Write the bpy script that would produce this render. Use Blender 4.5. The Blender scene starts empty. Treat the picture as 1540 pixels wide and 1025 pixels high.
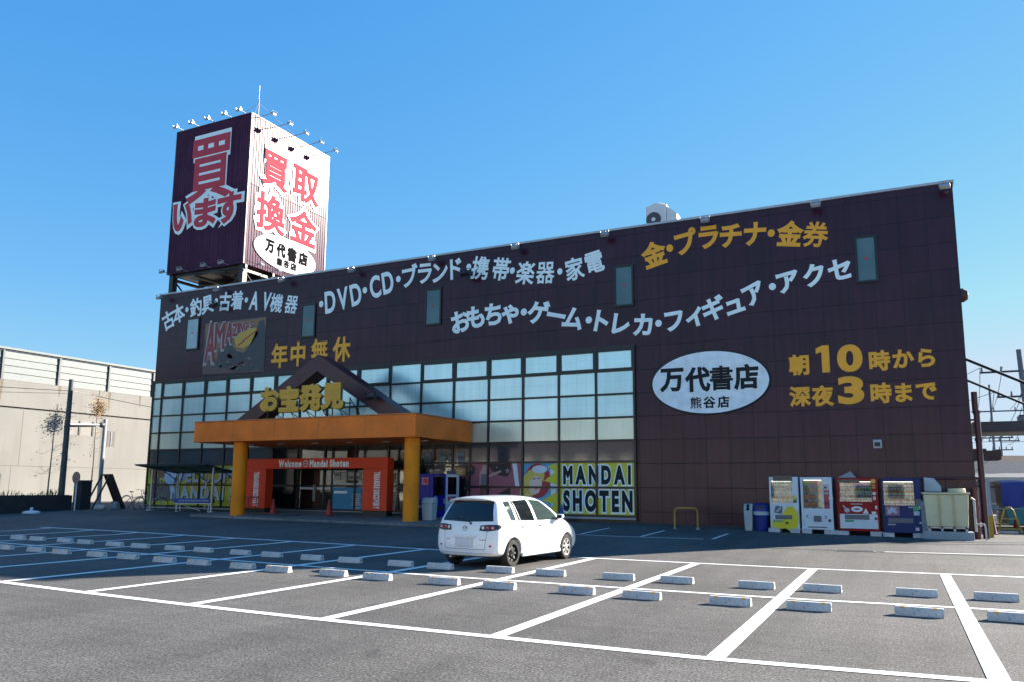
import bpy, bmesh, math, random
import numpy as np
from mathutils import Vector, Matrix
from mathutils.bvhtree import BVHTree
random.seed(7)
SC = bpy.context.scene
COL = SC.collection
R = math.radians

# ------------------------------------------------------------------ camera
CAM_LOC = (-0.7026, -30.8928, 1.7142)
F_PX, PX, PY = 1172.88, 774.15, 557.74
YAW, PITCH, ROLL = -0.4563, 0.14663, 0.00644
def cam_axes():
    cy, sy, cp, sp = math.cos(YAW), math.sin(YAW), math.cos(PITCH), math.sin(PITCH)
    fwd = Vector((sy*cp, cy*cp, sp)); r = Vector((cy, -sy, 0)); u = r.cross(fwd)
    r2 = math.cos(ROLL)*r + math.sin(ROLL)*u
    u2 = -math.sin(ROLL)*r + math.cos(ROLL)*u
    return r2, u2, -fwd
AX = cam_axes()
cd = bpy.data.cameras.new('camera'); cam = bpy.data.objects.new('camera', cd); COL.objects.link(cam)
m3 = Matrix((AX[0], AX[1], AX[2])).transposed()
cam.matrix_world = Matrix.Translation(CAM_LOC) @ m3.to_4x4()
cd.sensor_fit = 'HORIZONTAL'; cd.sensor_width = 36
cd.lens = F_PX/1540*36
cd.shift_x = -(PX-770)/1540
cd.shift_y = (PY-512.5)/1540
cd.clip_start = 0.1; cd.clip_end = 3000
SC.camera = cam

# ------------------------------------------------------------------ light
SUN_EL = R(25.0)
SUN_DIR = Vector((0.60*math.cos(SUN_EL), 0.80*math.cos(SUN_EL), math.sin(SUN_EL)))
w = bpy.data.worlds.new("World"); SC.world = w; w.use_nodes = True
nt = w.node_tree; bg = nt.nodes['Background']
sky = nt.nodes.new('ShaderNodeTexSky'); sky.sky_type = 'NISHITA'; sky.sun_disc = False
sky.sun_elevation = SUN_EL
sky.sun_rotation = math.atan2(SUN_DIR.x, SUN_DIR.y)
sky.air_density = 1.0; sky.dust_density = 0.0; sky.ozone_density = 8.0; sky.altitude = 200
sep = nt.nodes.new('ShaderNodeSeparateColor'); comb = nt.nodes.new('ShaderNodeCombineColor')
nt.links.new(sky.outputs[0], sep.inputs[0])
for ch_, (p_, k_) in enumerate(((1.20, .755), (.62, 1.125), (.27, 2.12))):      # clear dry air: deeper, flatter blue
    pw_ = nt.nodes.new('ShaderNodeMath'); pw_.operation = 'POWER'; pw_.inputs[1].default_value = p_; nt.links.new(sep.outputs[ch_], pw_.inputs[0])
    ml_ = nt.nodes.new('ShaderNodeMath'); ml_.operation = 'MULTIPLY'; ml_.inputs[1].default_value = k_; nt.links.new(pw_.outputs[0], ml_.inputs[0])
    mn_ = nt.nodes.new('ShaderNodeMath'); mn_.operation = 'MINIMUM'; mn_.inputs[1].default_value = (2.05, 2.6, 3.15)[ch_]; nt.links.new(ml_.outputs[0], mn_.inputs[0])
    nt.links.new(mn_.outputs[0], comb.inputs[ch_])
nt.links.new(comb.outputs[0], bg.inputs[0])
bg.inputs[1].default_value = 0.085
sl = bpy.data.lights.new('sun', 'SUN'); sl.energy = 5.0; sl.angle = R(0.5); sl.color = (1.0, 0.93, 0.82)
so = bpy.data.objects.new('sun', sl); COL.objects.link(so)
so.rotation_euler = SUN_DIR.to_track_quat('Z', 'Y').to_euler(); so.location = (30, 40, 40)
SC.view_settings.view_transform = 'Standard'; SC.view_settings.look = 'None'
SC.view_settings.exposure = 1.8; SC.view_settings.gamma = 1
SC.cycles.max_bounces = 8

# ------------------------------------------------------------------ pixel -> place
def ray(x, y):
    a, b = (x-PX)/F_PX, -(y-PY)/F_PX
    return AX[0]*a + AX[1]*b - AX[2]
C0 = Vector(CAM_LOC)
def fac(x, y, Y=0.0):
    d = ray(x, y); return C0 + d*((Y-C0.y)/d.y)
def sidep(x, y, X):
    d = ray(x, y); return C0 + d*((X-C0.x)/d.x)
def gz(x, y):
    g = float(np.interp(x, [-45, -38, -10, -5, 0, 2, 12], [.42, .42, .27, .16, .10, .07, .10]))
    t = min(max((y+12.4)/11.4, 0), 1)
    return g*t
def gnd(x, y, dz=0.0):
    z = 0.0
    for i in range(40):
        d = ray(x, y); q = C0 + d*((z+dz-C0.z)/d.z); z = .5*z + .5*gz(q.x, q.y)
    return q

# ------------------------------------------------------------------ materials
MATS = {}
def lin(r, g, b): return tuple(((c/255)/12.92 if c/255 <= .04045 else ((c/255+.055)/1.055)**2.4) for c in (r, g, b))
def mat(name, col=(.5, .5, .5), rough=.6, metal=0.0, var=.12, scale=3.0, bump=0.0, bscale=40.0, coat=0.0, spec=.5, attr=False, dirt=0.0):
    if name in MATS: return MATS[name]
    m = bpy.data.materials.new(name); m.use_nodes = True; MATS[name] = m
    n = m.node_tree.nodes; l = m.node_tree.links; b = n['Principled BSDF']
    b.inputs['Roughness'].default_value = rough; b.inputs['Metallic'].default_value = metal
    b.inputs['Coat Weight'].default_value = coat; b.inputs['Coat Roughness'].default_value = .05
    b.inputs['Specular IOR Level'].default_value = spec
    tc = n.new('ShaderNodeTexCoord')
    nz = n.new('ShaderNodeTexNoise'); nz.inputs['Scale'].default_value = scale; nz.inputs['Detail'].default_value = 5
    l.new(tc.outputs['Object'], nz.inputs['Vector'])
    mr = n.new('ShaderNodeMapRange'); mr.inputs[1].default_value = .3; mr.inputs[2].default_value = .7
    mr.inputs[3].default_value = 1-var; mr.inputs[4].default_value = 1+var*.6
    l.new(nz.outputs['Fac'], mr.inputs[0])
    mx = n.new('ShaderNodeVectorMath'); mx.operation = 'SCALE'
    if attr:
        at = n.new('ShaderNodeVertexColor'); at.layer_name = 'Col'; l.new(at.outputs['Color'], mx.inputs[0])
    else:
        mx.inputs[0].default_value = col
    l.new(mr.outputs[0], mx.inputs['Scale'])
    out = mx.outputs[0]
    if dirt > 0:
        n2 = n.new('ShaderNodeTexNoise'); n2.inputs['Scale'].default_value = scale*4; n2.inputs['Detail'].default_value = 8
        l.new(tc.outputs['Object'], n2.inputs['Vector'])
        r2 = n.new('ShaderNodeMapRange'); r2.inputs[1].default_value = .52; r2.inputs[2].default_value = .75; r2.inputs[4].default_value = dirt
        l.new(n2.outputs['Fac'], r2.inputs[0])
        mm = n.new('ShaderNodeMix'); mm.data_type = 'RGBA'; mm.inputs[7].default_value = (.09, .075, .06, 1)
        l.new(r2.outputs[0], mm.inputs[0]); l.new(out, mm.inputs[6]); out = mm.outputs[2]
    l.new(out, b.inputs['Base Color'])
    if bump > 0:
        n3 = n.new('ShaderNodeTexNoise'); n3.inputs['Scale'].default_value = bscale; n3.inputs['Detail'].default_value = 4
        l.new(tc.outputs['Object'], n3.inputs['Vector'])
        bp = n.new('ShaderNodeBump'); bp.inputs['Strength'].default_value = bump; bp.inputs['Distance'].default_value = .02
        l.new(n3.outputs['Fac'], bp.inputs['Height']); l.new(bp.outputs[0], b.inputs['Normal'])
    return m
def bsdf(m): return m.node_tree.nodes['Principled BSDF']

def asphalt(name, c1, c2, gs):
    m = bpy.data.materials.new(name); m.use_nodes = True; MATS[name] = m
    n = m.node_tree.nodes; l = m.node_tree.links; b = n['Principled BSDF']
    tc = n.new('ShaderNodeTexCoord')
    def noise(s, d, r=.6):
        z = n.new('ShaderNodeTexNoise'); z.inputs['Scale'].default_value = s; z.inputs['Detail'].default_value = d
        z.inputs['Roughness'].default_value = r; l.new(tc.outputs['Object'], z.inputs['Vector']); return z
    fine = noise(gs, 3, .7); mid = noise(7, 6); big = noise(.35, 5)
    vor = n.new('ShaderNodeTexVoronoi'); vor.inputs['Scale'].default_value = gs*.9; l.new(tc.outputs['Object'], vor.inputs['Vector'])
    cr = n.new('ShaderNodeValToRGB'); cr.color_ramp.elements[0].position = .33; cr.color_ramp.elements[1].position = .68
    cr.color_ramp.elements[0].color = (*[c*.22 for c in c1], 1); cr.color_ramp.elements[1].color = (*[c*2.05 for c in c2], 1)
    l.new(fine.outputs['Fac'], cr.inputs[0])
    def rng(z, a, b_, lo, hi):
        r = n.new('ShaderNodeMapRange'); r.inputs[1].default_value = a; r.inputs[2].default_value = b_
        r.inputs[3].default_value = lo; r.inputs[4].default_value = hi; l.new(z, r.inputs[0]); return r.outputs[0]
    f1 = rng(mid.outputs['Fac'], .3, .7, .86, 1.12); f2 = rng(big.outputs['Fac'], .3, .7, .80, 1.16)
    sp = rng(vor.outputs['Distance'], .0, .6, 1.25, .78)
    # streaks left by tyres
    mp = n.new('ShaderNodeMapping'); mp.inputs['Scale'].default_value = (.25, 3.0, 1); l.new(tc.outputs['Object'], mp.inputs[0])
    st = n.new('ShaderNodeTexNoise'); st.inputs['Scale'].default_value = 1.2; st.inputs['Detail'].default_value = 6; l.new(mp.outputs[0], st.inputs['Vector'])
    f3 = rng(st.outputs['Fac'], .35, .65, .93, 1.06)
    def mul(a, c):
        q = n.new('ShaderNodeMath'); q.operation = 'MULTIPLY'; l.new(a, q.inputs[0]); l.new(c, q.inputs[1]); return q.outputs[0]
    oil = noise(1.1, 3, .5); f4 = rng(oil.outputs['Fac'], .66, .76, 1.0, .62)
    mp2 = n.new('ShaderNodeMapping'); mp2.inputs['Scale'].default_value = (.9, .06, 1); l.new(tc.outputs['Object'], mp2.inputs[0])
    wh = n.new('ShaderNodeTexNoise'); wh.inputs['Scale'].default_value = 1.6; wh.inputs['Detail'].default_value = 4; l.new(mp2.outputs[0], wh.inputs['Vector'])
    f5 = rng(wh.outputs['Fac'], .35, .68, .88, 1.09)
    speck = noise(21, 1, .4); f6 = rng(speck.outputs['Fac'], .735, .76, 1.0, 2.6)
    f = mul(mul(mul(f1, f2), mul(sp, f3)), mul(mul(f4, f5), f6))
    v = n.new('ShaderNodeVectorMath'); v.operation = 'SCALE'; l.new(cr.outputs[0], v.inputs[0]); l.new(f, v.inputs['Scale'])
    l.new(v.outputs[0], b.inputs['Base Color']); b.inputs['Roughness'].default_value = .8; b.inputs['Specular IOR Level'].default_value = .15
    bp = n.new('ShaderNodeBump'); bp.inputs['Strength'].default_value = .55; bp.inputs['Distance'].default_value = .006
    l.new(fine.outputs['Fac'], bp.inputs['Height']); l.new(bp.outputs[0], b.inputs['Normal'])
    return m
M_ASPH = asphalt('asphalt', (.106, .099, .094), (.113, .106, .10), 38)
M_APRON = asphalt('apron_asphalt', (.098, .095, .093), (.105, .102, .10), 38)
M_ROAD = asphalt('road_asphalt', (.09, .09, .092), (.10, .10, .10), 50)
M_SLAB = asphalt('paving', (.19, .18, .17), (.21, .20, .19), 30)

def paint_line():
    m = mat('line_paint', (.78, .78, .76), .7, var=.06, scale=2.5)
    n = m.node_tree.nodes; l = m.node_tree.links; b = bsdf(m)
    src = b.inputs['Base Color'].links[0].from_socket
    tc = n.new('ShaderNodeTexCoord'); z = n.new('ShaderNodeTexNoise'); z.inputs['Scale'].default_value = 9; z.inputs['Detail'].default_value = 9; z.inputs['Roughness'].default_value = .78
    l.new(tc.outputs['Object'], z.inputs['Vector'])
    r = n.new('ShaderNodeMapRange'); r.inputs[1].default_value = .62; r.inputs[2].default_value = .70; r.inputs[4].default_value = .85; l.new(z.outputs['Fac'], r.inputs[0])
    mm = n.new('ShaderNodeMix'); mm.data_type = 'RGBA'; mm.inputs[7].default_value = (.22, .21, .20, 1)
    l.new(r.outputs[0], mm.inputs[0]); l.new(src, mm.inputs[6]); l.new(mm.outputs[2], b.inputs['Base Color'])
    return m
M_LINE = paint_line()

def panel_mat(name, base, pw, ph, ox, oz, rough=.32, coat=.0, seam=.012, axis='x', dv=.16):
    """metal cladding panels: seams, small tone change per panel"""
    m = bpy.data.materials.new(name); m.use_nodes = True; MATS[name] = m
    n = m.node_tree.nodes; l = m.node_tree.links; b = n['Principled BSDF']
    g = n.new('ShaderNodeNewGeometry'); sx = n.new('ShaderNodeSeparateXYZ'); l.new(g.outputs['Position'], sx.inputs[0])
    def math_(op, a, c=None, **k):
        q = n.new('ShaderNodeMath'); q.operation = op
        if isinstance(a, (int, float)): q.inputs[0].default_value = a
        else: l.new(a, q.inputs[0])
        if c is not None:
            if isinstance(c, (int, float)): q.inputs[1].default_value = c
            else: l.new(c, q.inputs[1])
        return q.outputs[0]
    H = math_('ADD', sx.outputs[0], sx.outputs[1]) if axis == 'xy' else sx.outputs[0]
    u = math_('DIVIDE', math_('SUBTRACT', H, ox), pw); v = math_('DIVIDE', math_('SUBTRACT', sx.outputs[2], oz), ph)
    fu, fv = math_('FRACT', u), math_('FRACT', v)
    du = math_('MULTIPLY', math_('MINIMUM', fu, math_('SUBTRACT', 1.0, fu)), pw)
    dv_ = math_('MULTIPLY', math_('MINIMUM', fv, math_('SUBTRACT', 1.0, fv)), ph)
    d = math_('MINIMUM', du, dv_)
    r = n.new('ShaderNodeMapRange'); r.inputs[1].default_value = seam*.4; r.inputs[2].default_value = seam; l.new(d, r.inputs[0])
    cmb = n.new('ShaderNodeCombineXYZ'); l.new(math_('FLOOR', u), cmb.inputs[0]); l.new(math_('FLOOR', v), cmb.inputs[1])
    wn = n.new('ShaderNodeTexWhiteNoise'); wn.noise_dimensions = '2D'; l.new(cmb.outputs[0], wn.inputs['Vector'])
    tone = n.new('ShaderNodeMapRange'); tone.inputs[3].default_value = 1-dv; tone.inputs[4].default_value = 1+dv; l.new(wn.outputs['Value'], tone.inputs[0])
    nz = n.new('ShaderNodeTexNoise'); nz.inputs['Scale'].default_value = .9; nz.inputs['Detail'].default_value = 7; l.new(g.outputs['Position'], nz.inputs['Vector'])
    t2 = n.new('ShaderNodeMapRange'); t2.inputs[1].default_value = .3; t2.inputs[2].default_value = .7; t2.inputs[3].default_value = .80; t2.inputs[4].default_value = 1.14; l.new(nz.outputs['Fac'], t2.inputs[0])
    # rain streaks
    mp = n.new('ShaderNodeMapping'); mp.inputs['Scale'].default_value = (5, 5, .25); l.new(g.outputs['Position'], mp.inputs[0])
    sn = n.new('ShaderNodeTexNoise'); sn.inputs['Scale'].default_value = 1; sn.inputs['Detail'].default_value = 4; l.new(mp.outputs[0], sn.inputs['Vector'])
    t3 = n.new('ShaderNodeMapRange'); t3.inputs[1].default_value = .35; t3.inputs[2].default_value = .7; t3.inputs[3].default_value = .82; t3.inputs[4].default_value = 1.14; l.new(sn.outputs['Fac'], t3.inputs[0])
    k = math_('MULTIPLY', math_('MULTIPLY', tone.outputs[0], t2.outputs[0]), t3.outputs[0])
    k = math_('MULTIPLY', k, math_('ADD', math_('MULTIPLY', r.outputs[0], .62), .38))
    vm = n.new('ShaderNodeVectorMath'); vm.operation = 'SCALE'; vm.inputs[0].default_value = base; l.new(k, vm.inputs['Scale'])
    l.new(vm.outputs[0], b.inputs['Base Color']); b.inputs['Roughness'].default_value = rough
    b.inputs['Coat Weight'].default_value = coat; b.inputs['Coat Roughness'].default_value = .12
    # every panel leans a hair differently
    wn2 = n.new('ShaderNodeTexWhiteNoise'); wn2.noise_dimensions = '2D'; l.new(cmb.outputs[0], wn2.inputs['Vector'])
    vs = n.new('ShaderNodeVectorMath'); vs.operation = 'SUBTRACT'; l.new(wn2.outputs['Color'], vs.inputs[0]); vs.inputs[1].default_value = (.5, .5, .5)
    vsc = n.new('ShaderNodeVectorMath'); vsc.operation = 'SCALE'; l.new(vs.outputs[0], vsc.inputs[0]); vsc.inputs['Scale'].default_value = .02
    va = n.new('ShaderNodeVectorMath'); va.operation = 'ADD'; l.new(g.outputs['Normal'], va.inputs[0]); l.new(vsc.outputs[0], va.inputs[1])
    bp = n.new('ShaderNodeBump'); bp.inputs['Strength'].default_value = .5; bp.inputs['Distance'].default_value = .012
    l.new(r.outputs[0], bp.inputs['Height']); l.new(va.outputs[0], bp.inputs['Normal']); l.new(bp.outputs[0], b.inputs['Normal'])
    return m
M_WALL = panel_mat('maroon_cladding', (.041, .006, .023), .905, .965, 1.59, 7.50, rough=.26, coat=.0)
M_TOWER = panel_mat('maroon_corrugated_sheet', (.078, .026, .060), 40, 4.55, 0, 14.2, rough=.30, seam=.02, axis='xy', dv=.05)

bsdf(M_TOWER).inputs['Specular IOR Level'].default_value = .060
bsdf(M_WALL).inputs['Specular IOR Level'].default_value = .36
M_COLR = mat('printed_colours', rough=.45, attr=True, var=.05, scale=2)
M_CONC = mat('concrete_pale', (.56, .55, .53), .85, var=.18, scale=6, bump=.25, bscale=60, dirt=.6)
M_WHITEP = mat('white_letter_film', (.85, .97, .97), .45, var=.04)
M_YEL = mat('yellow_letter_film', (.95, .42, .02), .45, var=.05)
M_GOLD = mat('gold_letter_paint', (.70, .36, .03), .45, var=.06)
M_RED = mat('red_letter_paint', (.55, .025, .05), .5, var=.08)
M_REDSUN = mat('sunlit_red_letter_paint', (.34, .055, .075), .75, var=.06, spec=.04)  # the red for the sunlit face, sun glare worked into its colour
M_DARKTX = mat('dark_letter_film', (.02, .022, .025), .6, var=.05, spec=.2)
M_BLACK = mat('black_metal', (.012, .012, .014), .4, var=.1)
M_FRAME = mat('dark_aluminium', (.010, .011, .014), .35, var=.1)
M_STEEL = mat('galvanised_steel', (.42, .43, .44), .45, .6, var=.15, scale=8)
M_GREY = mat('grey_paint', (.33, .34, .35), .55, var=.1)
M_DGREY = mat('dark_grey_paint', (.07, .072, .078), .55, var=.1)
M_WHITE = mat('white_paint', (.78, .78, .76), .45, var=.06, dirt=.12)
M_COPING = mat('coping_metal', (.45, .47, .49), .4, .3, var=.08)
M_ORANGE = mat('orange_panel', (.95, .215, .026), .5, spec=.25, var=.20, scale=1.0, dirt=.28)
M_OCHRE = mat('ochre_column_paint', (.95, .27, .004), .5, spec=.25, var=.16, scale=1.5, dirt=.22)
M_PORTAL = mat('vermilion_panel', (.80, .060, .014), .45, spec=.3, var=.08, scale=1.3)
M_MAROON = mat('maroon_steel', (.075, .020, .026), .40, var=.12)
M_RUBBER = mat('rubber', (.018, .018, .018), .8, var=.15)
M_GLASSD = mat('dark_glass', (.010, .012, .014), .03, var=.02, spec=.7)
M_LEAF = mat('leaves', (.10, .085, .02), .7, var=.3, scale=3)
M_LEAFG = mat('weed_leaves', (.07, .11, .03), .7, var=.3, scale=3)
M_BARK = mat('bark', (.10, .075, .055), .9, var=.3, scale=10)
M_BLUE = mat('blue_plastic', (.012, .03, .22), .4, var=.1)
M_WOODD = mat('dark_board', (.018, .014, .013), .6, var=.15)

def film_mat(name, base, rough, grid, refl=0.0):
    m = mat(name, base, rough, var=.10, scale=.55, spec=.95)
    n = m.node_tree.nodes; l = m.node_tree.links; b = bsdf(m)
    src = b.inputs['Base Color'].links[0].from_socket
    g = n.new('ShaderNodeNewGeometry')
    mp = n.new('ShaderNodeMapping'); mp.inputs['Scale'].default_value = (9, 9, .5); l.new(g.outputs['Position'], mp.inputs[0])
    s = n.new('ShaderNodeTexNoise'); s.inputs['Scale'].default_value = 1; s.inputs['Detail'].default_value = 3; l.new(mp.outputs[0], s.inputs['Vector'])
    r = n.new('ShaderNodeMapRange'); r.inputs[1].default_value = .3; r.inputs[2].default_value = .7; r.inputs[3].default_value = .93; r.inputs[4].default_value = 1.03; l.new(s.outputs['Fac'], r.inputs[0])
    vm = n.new('ShaderNodeVectorMath'); vm.operation = 'SCALE'; l.new(src, vm.inputs[0]); l.new(r.outputs[0], vm.inputs['Scale'])
    out = vm.outputs[0]
    if grid:
        br = n.new('ShaderNodeTexBrick'); br.inputs['Scale'].default_value = 1; br.inputs['Mortar Size'].default_value = .006
        br.inputs['Brick Width'].default_value = .43; br.inputs['Row Height'].default_value = .47; br.offset = 0
        br.inputs['Color1'].default_value = (1, 1, 1, 1); br.inputs['Color2'].default_value = (.95, .97, .97, 1); br.inputs['Mortar'].default_value = (.72, .78, .78, 1)
        cx = n.new('ShaderNodeSeparateXYZ'); l.new(g.outputs['Position'], cx.inputs[0]); cc = n.new('ShaderNodeCombineXYZ')
        l.new(cx.outputs[0], cc.inputs[0]); l.new(cx.outputs[2], cc.inputs[1]); l.new(cc.outputs[0], br.inputs['Vector'])
        mu = n.new('ShaderNodeVectorMath'); mu.operation = 'MULTIPLY'; l.new(out, mu.inputs[0]); l.new(br.outputs['Color'], mu.inputs[1]); out = mu.outputs[0]
    b.inputs['Metallic'].default_value = refl      # sun control glazing: a mirror coat over pale blinds
    l.new(out, b.inputs['Base Color']); return m
M_FILM = film_mat('mirror_window_film', (.68, .92, .95), .22, True, .52)
M_FILM2 = film_mat('horizon_tinted_window_film', (.70, .78, .64), .20, False, .40)  # pale green tint paints the bright horizon's reflection into this row
FILMS = [M_FILM, M_FILM, film_mat('dull_mirror_window_film', (.56, .82, .87), .24, True, .46), film_mat('plain_mirror_window_film', (.64, .90, .95), .20, False, .54)]
M_DPANE = film_mat('smoky_window_film', (.052, .062, .072), .08, False)

def clear_pane():
    m = bpy.data.materials.new('clear_pane'); m.use_nodes = True; MATS['clear_pane'] = m
    n = m.node_tree.nodes; l = m.node_tree.links; o = n['Material Output']
    t = n.new('ShaderNodeBsdfTransparent'); t.inputs[0].default_value = (.9, .93, .93, 1)
    g = n.new('ShaderNodeBsdfGlossy'); g.inputs['Roughness'].default_value = .02
    f = n.new('ShaderNodeFresnel'); f.inputs[0].default_value = 1.5
    mx = n.new('ShaderNodeMixShader'); l.new(f.outputs[0], mx.inputs[0]); l.new(t.outputs[0], mx.inputs[1]); l.new(g.outputs[0], mx.inputs[2])
    l.new(mx.outputs[0], o.inputs[0]); return m
M_PANE = clear_pane()

# ------------------------------------------------------------------ objects
def link(o, parent=None):
    COL.objects.link(o)
    if parent is not None: o.parent = parent
    return o
def thing(name, label, cat, loc=(0, 0, 0), rz=0.0, group=None):
    o = bpy.data.objects.new(name, None); COL.objects.link(o); o.empty_display_size = .3
    o.location = loc; o.rotation_euler = (0, 0, rz); o['label'] = label; o['category'] = cat
    if group: o['group'] = group
    return o
def tag(o, label, cat, group=None, kind=None):
    o['label'] = label; o['category'] = cat
    if group: o['group'] = group
    if kind: o['kind'] = kind
    return o
def dup(root, loc=None, rz=None, label=None):
    def cp(o, par):
        c = o.copy(); COL.objects.link(c)
        if par is not None: c.parent = par
        for ch in list(kids.get(o.name, [])): cp(ch, c)
        return c
    kids = {}
    for o in COL.objects:
        if o.parent: kids.setdefault(o.parent.name, []).append(o)
    c = cp(root, None)
    if loc is not None: c.location = loc
    if rz is not None: c.rotation_euler = (0, 0, rz)
    if label: c['label'] = label
    return c
def ROOT(o):
    while o.parent: o = o.parent
    return o
class MB:
    def __init__(s): s.v = []; s.f = []; s.c = []
    def add(s, vs, fs, col=None):
        n = len(s.v); s.v += [tuple(v) for v in vs]
        for f in fs: s.f.append(tuple(i+n for i in f)); s.c.append(col)
        return s
    def box(s, x0, x1, y0, y1, z0, z1, col=None, M=None):
        vs = [Vector((x, y, z)) for x in (x0, x1) for y in (y0, y1) for z in (z0, z1)]
        if M: vs = [M @ v for v in vs]
        return s.add(vs, [(0, 1, 3, 2), (4, 6, 7, 5), (0, 4, 5, 1), (2, 3, 7, 6), (0, 2, 6, 4), (1, 5, 7, 3)], col)
    def cyl(s, p0, p1, r0, r1=None, n=12, caps=True, col=None):
        p0, p1 = Vector(p0), Vector(p1); r1 = r0 if r1 is None else r1
        d = (p1-p0).normalized(); a = d.orthogonal().normalized(); b = d.cross(a)
        vs = [p0+(a*math.cos(2*math.pi*i/n)+b*math.sin(2*math.pi*i/n))*r0 for i in range(n)]
        vs += [p1+(a*math.cos(2*math.pi*i/n)+b*math.sin(2*math.pi*i/n))*r1 for i in range(n)]
        fs = [(i, (i+1) % n, n+(i+1) % n, n+i) for i in range(n)]
        if caps: fs += [tuple(range(n-1, -1, -1)), tuple(range(n, 2*n))]
        return s.add(vs, fs, col)
    def tube(s, pts, r, n=8, col=None, taper=1.0):
        pts = [Vector(p) for p in pts]; rings = []; ref = None
        for i, p in enumerate(pts):
            d = ((pts[min(i+1, len(pts)-1)]-pts[max(i-1, 0)])).normalized()
            if ref is None: ref = d.orthogonal().normalized()
            a = (ref - d*ref.dot(d)).normalized(); b = d.cross(a); ref = a
            rr = r*(1+(taper-1)*i/max(len(pts)-1, 1))
            rings.append([p+(a*math.cos(2*math.pi*k/n)+b*math.sin(2*math.pi*k/n))*rr for k in range(n)])
        vs = [v for q in rings for v in q]; fs = []
        for i in range(len(pts)-1):
            for k in range(n): fs.append((i*n+k, i*n+(k+1) % n, (i+1)*n+(k+1) % n, (i+1)*n+k))
        fs += [tuple(range(n-1, -1, -1)), tuple(range((len(pts)-1)*n, len(pts)*n))]
        return s.add(vs, fs, col)
    def lathe(s, prof, c=(0, 0, 0), n=16, axis='z', col=None, cap=True):
        c = Vector(c); vs = []; fs = []
        for r, h in prof:
            for k in range(n):
                a = 2*math.pi*k/n
                q = Vector((r*math.cos(a), r*math.sin(a), h))
                if axis == 'x': q = Vector((h, r*math.cos(a), r*math.sin(a)))
                if axis == 'y': q = Vector((r*math.sin(a), h, r*math.cos(a)))
                vs.append(c+q)
        for i in range(len(prof)-1):
            for k in range(n): fs.append((i*n+k, i*n+(k+1) % n, (i+1)*n+(k+1) % n, (i+1)*n+k))
        if cap and prof[0][0] > 1e-6: fs.append(tuple(range(n-1, -1, -1)))
        if cap and prof[-1][0] > 1e-6: fs.append(tuple(range((len(prof)-1)*n, len(prof)*n)))
        return s.add(vs, fs, col)
    def prism(s, pts, off, col=None):
        """pts: loop of 3-D points, off: extrusion vector"""
        pts = [Vector(p) for p in pts]; off = Vector(off); n = len(pts)
        vs = pts + [p+off for p in pts]
        fs = [tuple(range(n-1, -1, -1)), tuple(range(n, 2*n))] + [(i, (i+1) % n, n+(i+1) % n, n+i) for i in range(n)]
        return s.add(vs, fs, col)
    def poly(s, pts, col=None): return s.add(pts, [tuple(range(len(pts)))], col)
    def build(s, name, m, parent=None, smooth=False, bevel=0.0, world=False, seg=2, angle=35):
        me = bpy.data.meshes.new(name)
        vs = s.v
        if world and parent is not None:
            o_ = ROOT(parent).location; vs = [(v[0]-o_.x, v[1]-o_.y, v[2]-o_.z) for v in vs]
        me.from_pydata(vs, [], s.f)
        if any(c is not None for c in s.c):
            at = me.color_attributes.new('Col', 'FLOAT_COLOR', 'CORNER'); k = 0
            buf = np.ones(len(me.loops)*4, dtype=np.float32)
            for p in me.polygons:
                c = s.c[p.index] or (.5, .5, .5)
                for li in p.loop_indices: buf[li*4:li*4+3] = c
            at.data.foreach_set('color', buf)
        bm = bmesh.new(); bm.from_mesh(me); bmesh.ops.recalc_face_normals(bm, faces=bm.faces); bm.to_mesh(me); bm.free()
        me.materials.append(m)
        if smooth:
            for p in me.polygons: p.use_smooth = True
            me.set_sharp_from_angle(angle=R(angle))
        o = bpy.data.objects.new(name, me); link(o, parent)
        if bevel > 0:
            b = o.modifiers.new('bevel', 'BEVEL'); b.width = bevel; b.segments = seg; b.limit_method = 'ANGLE'; b.angle_limit = R(40)
        return o

# ------------------------------------------------------------------ glyphs
ALLCH = '古本釣具着・AV機器DCブランド携帯楽家電おもちゃゲームトレカフィギュアクセ金プラチナ券年中無休お宝発見朝10時から深夜3まで万代書店熊谷買取換いすMANDISHOTEWLCOMelcomaindht RUYGZVZ得'
GL = {}
def make_glyphs():
    tmp = []
    for ch in dict.fromkeys(ALLCH):
        for wt in (.016, .018, .024, .030, .032, .040, .045, .06, .085, .13):
            cu = bpy.data.curves.new('g', 'FONT'); cu.body = ch; cu.resolution_u = 3 if ord(ch) > 255 else 7; cu.bevel_depth = wt; cu.bevel_resolution = 0; cu.extrude = .02
            o = bpy.data.objects.new('g', cu); COL.objects.link(o); tmp.append((ch, wt, o, cu))
    dg = bpy.context.evaluated_depsgraph_get()
    for ch, wt, o, cu in tmp:
        me = bpy.data.meshes.new_from_object(o.evaluated_get(dg))
        vs = np.array([v.co[:] for v in me.vertices]); fs = [tuple(p.vertices) for p in me.polygons]
        if len(vs):
            lo, hi = vs.min(0), vs.max(0); c = (lo+hi)/2; vs = vs-c
            vs[:, 2] /= max(abs(vs[:, 2]).max(), 1e-6)
            GL[(ch, wt)] = (vs, fs, hi-lo)
        bpy.data.meshes.remove(me)
    for ch, wt, o, cu in tmp: bpy.data.objects.remove(o); bpy.data.curves.remove(cu)
make_glyphs()
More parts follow.
